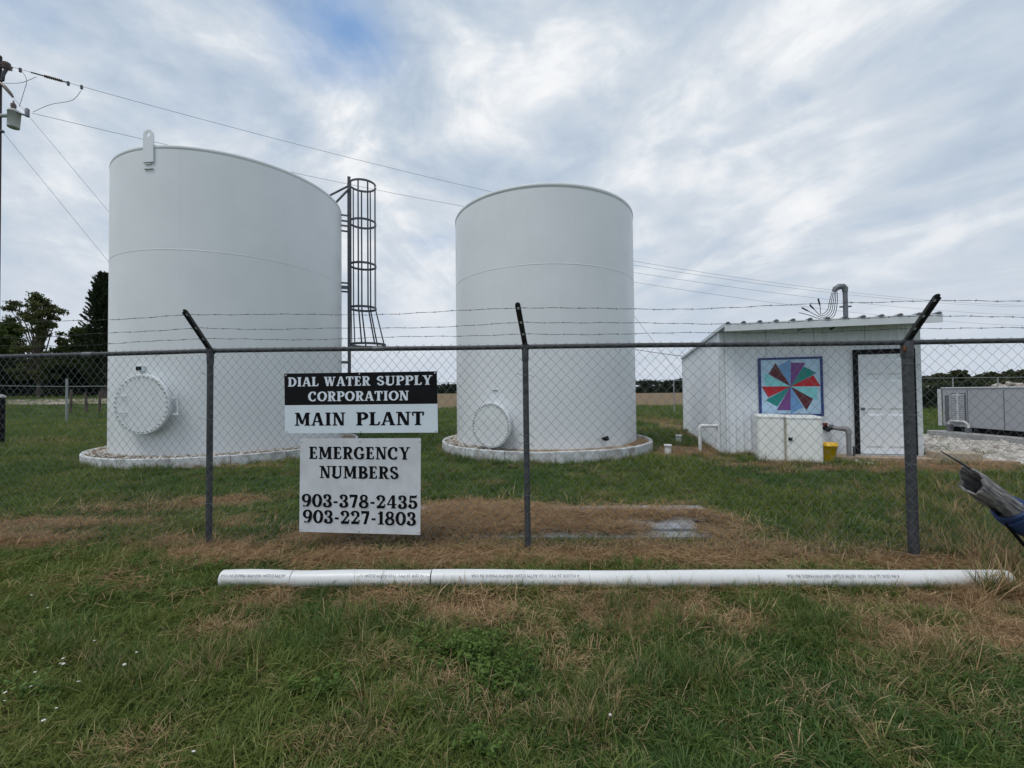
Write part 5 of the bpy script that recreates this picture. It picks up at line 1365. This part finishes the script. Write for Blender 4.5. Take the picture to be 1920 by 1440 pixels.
def scatter(name, xyz, scale, idx, dry, hue, coll, label, tilt=.12):
    n = len(xyz); me = bpy.data.meshes.new(name); me.vertices.add(n); me.vertices.foreach_set('co', np.asarray(xyz, np.float32).ravel())
    rot = np.stack([rng.normal(size=n)*tilt, rng.normal(size=n)*tilt, rng.uniform(0, 6.283, n)], 1).astype(np.float32)
    for nm, ty, arr, key in (('rot', 'FLOAT_VECTOR', rot, 'vector'), ('scl', 'FLOAT', scale, 'value'), ('pick', 'INT', idx, 'value'), ('dry', 'FLOAT', dry, 'value'), ('hue', 'FLOAT', hue, 'value')):
        a = me.attributes.new(nm, ty, 'POINT'); a.data.foreach_set(key, np.asarray(arr, np.int32 if ty == 'INT' else np.float32).ravel())
    ob = bpy.data.objects.new(name, me); COL.objects.link(ob)
    ng = bpy.data.node_groups.new(name, 'GeometryNodeTree')
    ng.interface.new_socket('Geometry', in_out='INPUT', socket_type='NodeSocketGeometry'); ng.interface.new_socket('Geometry', in_out='OUTPUT', socket_type='NodeSocketGeometry')
    gi, go = ng.nodes.new('NodeGroupInput'), ng.nodes.new('NodeGroupOutput'); ip = ng.nodes.new('GeometryNodeInstanceOnPoints'); ci = ng.nodes.new('GeometryNodeCollectionInfo')
    ci.inputs['Collection'].default_value = coll; ci.inputs['Separate Children'].default_value = True; ci.inputs['Reset Children'].default_value = True
    ip.inputs['Pick Instance'].default_value = True
    def na(nm, ty):
        q = ng.nodes.new('GeometryNodeInputNamedAttribute'); q.data_type = ty; q.inputs['Name'].default_value = nm; return q.outputs['Attribute']
    er = ng.nodes.new('FunctionNodeEulerToRotation'); ng.links.new(na('rot', 'FLOAT_VECTOR'), er.inputs[0])
    ng.links.new(gi.outputs[0], ip.inputs['Points']); ng.links.new(ci.outputs[0], ip.inputs['Instance']); ng.links.new(na('pick', 'INT'), ip.inputs['Instance Index'])
    ng.links.new(er.outputs[0], ip.inputs['Rotation']); ng.links.new(na('scl', 'FLOAT'), ip.inputs['Scale']); ng.links.new(ip.outputs[0], go.inputs[0])
    md = ob.modifiers.new('scatter', 'NODES'); md.node_group = ng
    tag(ob, label, kind='stuff'); return ob
shp = [tuple(sh(a, b2)[:2]) for a, b2 in ((-.02, -.02), (SH_W+.02, -.02), (SH_W+.02, SH_D), (-.02, SH_D))]
bxp = [tuple((bo+bx*a+by*b2)[:2]) for a, b2 in ((.03, .0), (BW, .0), (BW, BD), (.03, BD))]
wkp = [(p_.x, p_.y) for p_ in wk]
brd = [tuple((bl_)[:2]) for bl_ in (Vector((-1.9, 4.10, 0)), Vector((2.15, 3.98, 0)), Vector((2.1, 4.98, 0)), Vector((-1.6, 5.1, 0)))]
def blocked(x, y, gravel=True):
    k = (np.hypot(x-T1C.x, y-T1C.y) < R1+.01) | (np.hypot(x-T2C.x, y-T2C.y) < R2+.01) | inpoly(x, y, shp) | inpoly(x, y, bxp) | inpoly(x, y, wkp)
    k |= (x > GX-.03) & (x < GX+3) & (y > 6.2) & (y < 12.2)
    if gravel: k |= inpoly(x, y, GPOLY) & (rng.random(x.shape) < .93)
    s = (x-PL.x)*pd.x+(y-PL.y)*pd.y; d_ = np.abs((x-PL.x)*pn_.x+(y-PL.y)*pn_.y); k |= (s > -.03) & (s < plen+.03) & (d_ < PRAD+.012)
    return k
def field(y0_, y1_, dens, margin=1.30):
    area = margin*(y1_**2-y0_**2); n = int(area*dens); y = np.sqrt(rng.uniform(y0_**2, y1_**2, n)); x = rng.uniform(-margin, margin, n)*y; return x, y
GP = []
for (a, b2, dn, sc) in ((.95, 2.4, 620, .92), (2.4, 4.0, 430, 1.0), (4.0, 7.0, 175, 1.35), (7, 13, 62, 1.9), (13, 26, 17, 2.7), (26, 46, 5.0, 4.0)):
    x, y = field(a, b2, dn); s = np.full(len(x), sc)*rng.uniform(.7, 1.25, len(x)); GP.append(np.stack([x, y, s], 1))
GP = np.concatenate(GP); x, y, s = GP.T
dr = dryf(x, y); keep = ~blocked(x, y) & ~(inpoly(x, y, brd) & (rng.random(len(x)) < .97)) & (rng.random(len(x)) > .72*sst(.45, .85, dr)) & ~((y > 40) & (x > -20))
x, y, s, dr = x[keep], y[keep], s[keep], dr[keep]
hgt = .75+.75*fbm(x, y, .9, 60)+.5*np.clip(fbm(x, y, 2.4, 66)-.55, 0, 1)
s = s*hgt*np.where((y > 3.3) & (y < 3.9), 1.12, 1.0)*np.where(dr > .6, .8, 1)
idx = np.where(rng.random(len(x)) < .30+.35*(fbm(x, y, 1.7, 70) > .58), rng.integers(6, 10, len(x)), rng.integers(0, 6, len(x)))
hue = np.clip(.60+1.3*(fbm(x, y, .8, 80)-.5)+.55*(fbm(x, y, 4.0, 85)-.5)+.18*rng.normal(size=len(x)), 0, 1)
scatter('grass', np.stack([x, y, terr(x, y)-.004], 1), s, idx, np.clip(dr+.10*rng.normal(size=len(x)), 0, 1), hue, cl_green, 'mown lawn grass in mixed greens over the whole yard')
# straw: cut dead stems lying flat
x3_ = rng.uniform(-2.0, 2.3, 2600); y3_ = rng.uniform(3.95, 5.15, 2600); x1_, y1_ = field(1.0, 4.2, 240); x2_, y2_ = field(4.2, 9.8, 70); x = np.concatenate([x1_, x2_, x3_]); y = np.concatenate([y1_, y2_, y3_])
dr = dryf(x, y); ib = inpoly(x, y, brd)
keep = ~blocked(x, y) & (rng.random(len(x)) < (.04+.95*sst(.38, .8, dr))*np.where(y < 2.85, .62, 1)) & ~(ib & (fbm(x*.45, y*3.0, 2.0, 95) < .525) & (rng.random(len(x)) < .98))
x, y, dr, ib = x[keep], y[keep], dr[keep], ib[keep]
z = terr(x, y)+np.where(ib, .046, .004)
scatter('straw', np.stack([x, y, z], 1), rng.uniform(.7, 1.35, len(x))*np.where(y > 2.85, 1.45, .9), rng.integers(0, 7, len(x)), np.full(len(x), .95), rng.random(len(x)), cl_straw, 'dead brown cut grass lying flat along the fence and in patches', .06)
# longer tufts: along the fence line, pipe, kerbs and the rough right-hand corner
lx_, ly_, ls_, ld_ = [], [], [], []
def put(x, y, s, d): lx_.append(x); ly_.append(y); ls_.append(s); ld_.append(d)
for _ in range(260):
    q = fpt(random.uniform(-2.3, S3+1.7), 0, random.gauss(0, .07)); put(q.x, q.y, random.uniform(.35, .8), random.choice((.2, .5, .8, .95)))
for _ in range(430):
    s_ = random.uniform(0, plen); q = ppt(s_, random.choice((-1, -1, 1))*random.uniform(PRAD+.01, PRAD+.06)); put(q.x, q.y, random.uniform(.25, .6), random.choice((.1, .2, .3, .8)))
for _ in range(900):
    q = G(random.uniform(1500, 2000), random.uniform(905, 1050)); put(q.x, q.y, random.uniform(.45, 1.05)*(1 if proj(q)[0] > 1700 else .7), random.choice((.1, .2, .3, .45, .62)))
for _ in range(130):
    q = G(random.uniform(1830, 2010), random.uniform(1030, 1130)); put(q.x, q.y, random.uniform(.7, 1.25), random.choice((.2, .4, .7, .9, .95)))
for (C, R_) in ((T1C, R1), (T2C, R2)):
    for _ in range(190):
        a = random.uniform(pi*.95, pi*2.05); q = C+Vector((math.cos(a), math.sin(a), 0))*(R_+random.uniform(.02, .10)); put(q.x, q.y, random.uniform(.4, .95), random.choice((.1, .25, .3, .6)))
for _ in range(150):
    q = sh(random.uniform(-.15, 2.0), random.uniform(-.18, -.03)); put(q.x, q.y, random.uniform(.4, .8), random.choice((.3, .7, .95)))
for _ in range(130):
    q = sh(random.uniform(-.2, -.04), random.uniform(0, SH_D)); put(q.x, q.y, random.uniform(.4, .9), random.choice((.3, .7, .95)))
for _ in range(70):
    q = bo+bx*random.uniform(0, BW)-by*random.uniform(.02, .1); put(q.x, q.y, random.uniform(.4, .8), random.choice((.2, .5, .8)))
for (px, py, n_, d_) in ((1540, 1190, 90, .1), (1480, 1160, 60, .12), (1180, 1150, 60, .15), (1230, 1190, 50, .15), (650, 1190, 60, .15), (380, 1040, 26, .93), (420, 1020, 16, .9), (1780, 1240, 40, .5), (1080, 1360, 30, .35),
                         (760, 1350, 18, .35), (1840, 1130, 40, .9), (120, 1230, 60, .2), (250, 1290, 40, .25), (400, 1240, 40, .35), (1290, 1280, 50, .2), (1130, 1320, 40, .3)):
    for _ in range(n_):
        q = G(px+random.gauss(0, 55), py+random.gauss(0, 22)); put(q.x, q.y, random.uniform(.3, .75), min(1, max(0, d_+random.gauss(0, .12))))
for _ in range(170):
    q = G(random.uniform(330, 1500), random.uniform(1010, 1068)); put(q.x, q.y, random.uniform(.22, .5), random.choice((.3, .85, .95, .95)))
lx_, ly_, ls_, ld_ = map(np.array, (lx_, ly_, ls_, ld_)); k = ~blocked(lx_, ly_); lx_, ly_, ls_, ld_ = lx_[k], ly_[k], ls_[k], ld_[k]
scatter('long_grass', np.stack([lx_, ly_, terr(lx_, ly_)-.004], 1), ls_, rng.integers(0, 5, len(lx_)), ld_, np.clip(.45+.25*rng.normal(size=len(lx_)), 0, 1), cl_long, 'longer uncut grass tufts along the fence, pipe, kerbs and right corner')
# straw and dead tufts inside the kerb rings
x, y, z, d_ = [], [], [], []
for (C, R_, Rt) in ((T1C, R1, T1R), (T2C, R2, T2R)):
    for _ in range(260):
        a = random.uniform(pi*.9, pi*2.15); r_ = random.uniform(Rt+.03, R_-.16); x.append(C.x+r_*math.cos(a)); y.append(C.y+r_*math.sin(a)); z.append(.18 if C is T1C else .21); d_.append(.95 if random.random() < .85 else .3)
for _ in range(120):
    a = random.uniform(-.75, -.25); r_ = random.uniform(T2R+.03, R2-.15); x.append(T2C.x+r_*math.cos(a)); y.append(T2C.y+r_*math.sin(a)); z.append(.21); d_.append(.97)
scatter('kerb_straw', np.stack([x, y, z], 1), rng.uniform(.5, 1.1, len(x)), rng.integers(0, 10, len(x)), np.array(d_), rng.random(len(x)), cl_green, 'dead grass tufts growing inside the tank kerb rings')
# leafy weeds
x, y = [], []
for (px, py, sx, sy, n_) in ((835, 1235, 45, 20, 26), (900, 1225, 60, 22, 12), (935, 1285, 28, 20, 18), (970, 1100, 24, 7, 9), (1012, 1088, 14, 5, 6), (370, 1060, 45, 12, 16), (60, 1280, 45, 25, 9), (910, 1408, 40, 12, 5), (620, 1310, 60, 20, 6), (1250, 1090, 30, 8, 6)):
    for _ in range(n_):
        q = G(px+random.gauss(0, sx), py+random.gauss(0, sy)); x.append(q.x); y.append(q.y)
x, y = np.array(x), np.array(y); k = ~blocked(x, y); x, y = x[k], y[k]
scatter('leafy_weeds', np.stack([x, y, terr(x, y)-.01], 1), rng.uniform(.55, 1.0, len(x)), rng.integers(0, 5, len(x)), np.zeros(len(x)), rng.random(len(x)), cl_weed, 'small bright green leafy weeds spread through the foreground lawn')
# white wildflowers, bottom left
fl = [(61, 1278), (20, 1310), (60, 1306), (4, 1326), (116, 1257), (117, 1260), (123, 1246), (141, 1299), (105, 1338), (82, 1366), (232, 1257), (252, 1234), (172, 1220), (86, 1148), (50, 1125), (1146, 1360), (355, 1428)]
fsrc = None
for i, (px, py) in enumerate(fl):
    q = G(px, py+8)
    if fsrc is None:
        m = MB(); m.tube([(0, 0, -.01), (.004, .0, .05), (.006, -.003, .085)], .0012, 5, mi=1)
        for kk in range(10):
            g = 2*pi*kk/10; dx, dy = math.cos(g), math.sin(g); c = Vector((.006, -.003, .086))
            m.add([c, c+Vector((dx*.007-dy*.003, dy*.007+dx*.003, .001)), c+Vector((dx*.012, dy*.012, .0)), c+Vector((dx*.007+dy*.003, dy*.007-dx*.003, .001))], [(0, 3, 2, 1)])
        m.lathe((.006, -.003, .086), [(.004, 0), (.003, .003), (0, .004)], 8, mi=0)
        fsrc = m.build('wildflower', [m_petal, m_weed]); o = fsrc
    else:
        o = fsrc.copy(); COL.objects.link(o)
    o.location = (q.x, q.y, tz(q.x, q.y)); o.rotation_euler = (random.uniform(-.3, .3), random.uniform(-.3, .3), random.uniform(0, 6)); s_ = random.uniform(.5, .8); o.scale = (s_, s_, s_)
    lab = 'tiny white wildflower in the lawn at lower left'; grp = 'white wildflowers at lower left'
    if i == 15: lab, grp = 'lone tiny white wildflower in the lawn below the middle of the pipe', 'single wildflowers'
    if i == 16: lab, grp = 'lone tiny white wildflower at the bottom edge, left of centre', 'single wildflowers'
    tag(o, lab, 'wildflower', grp)
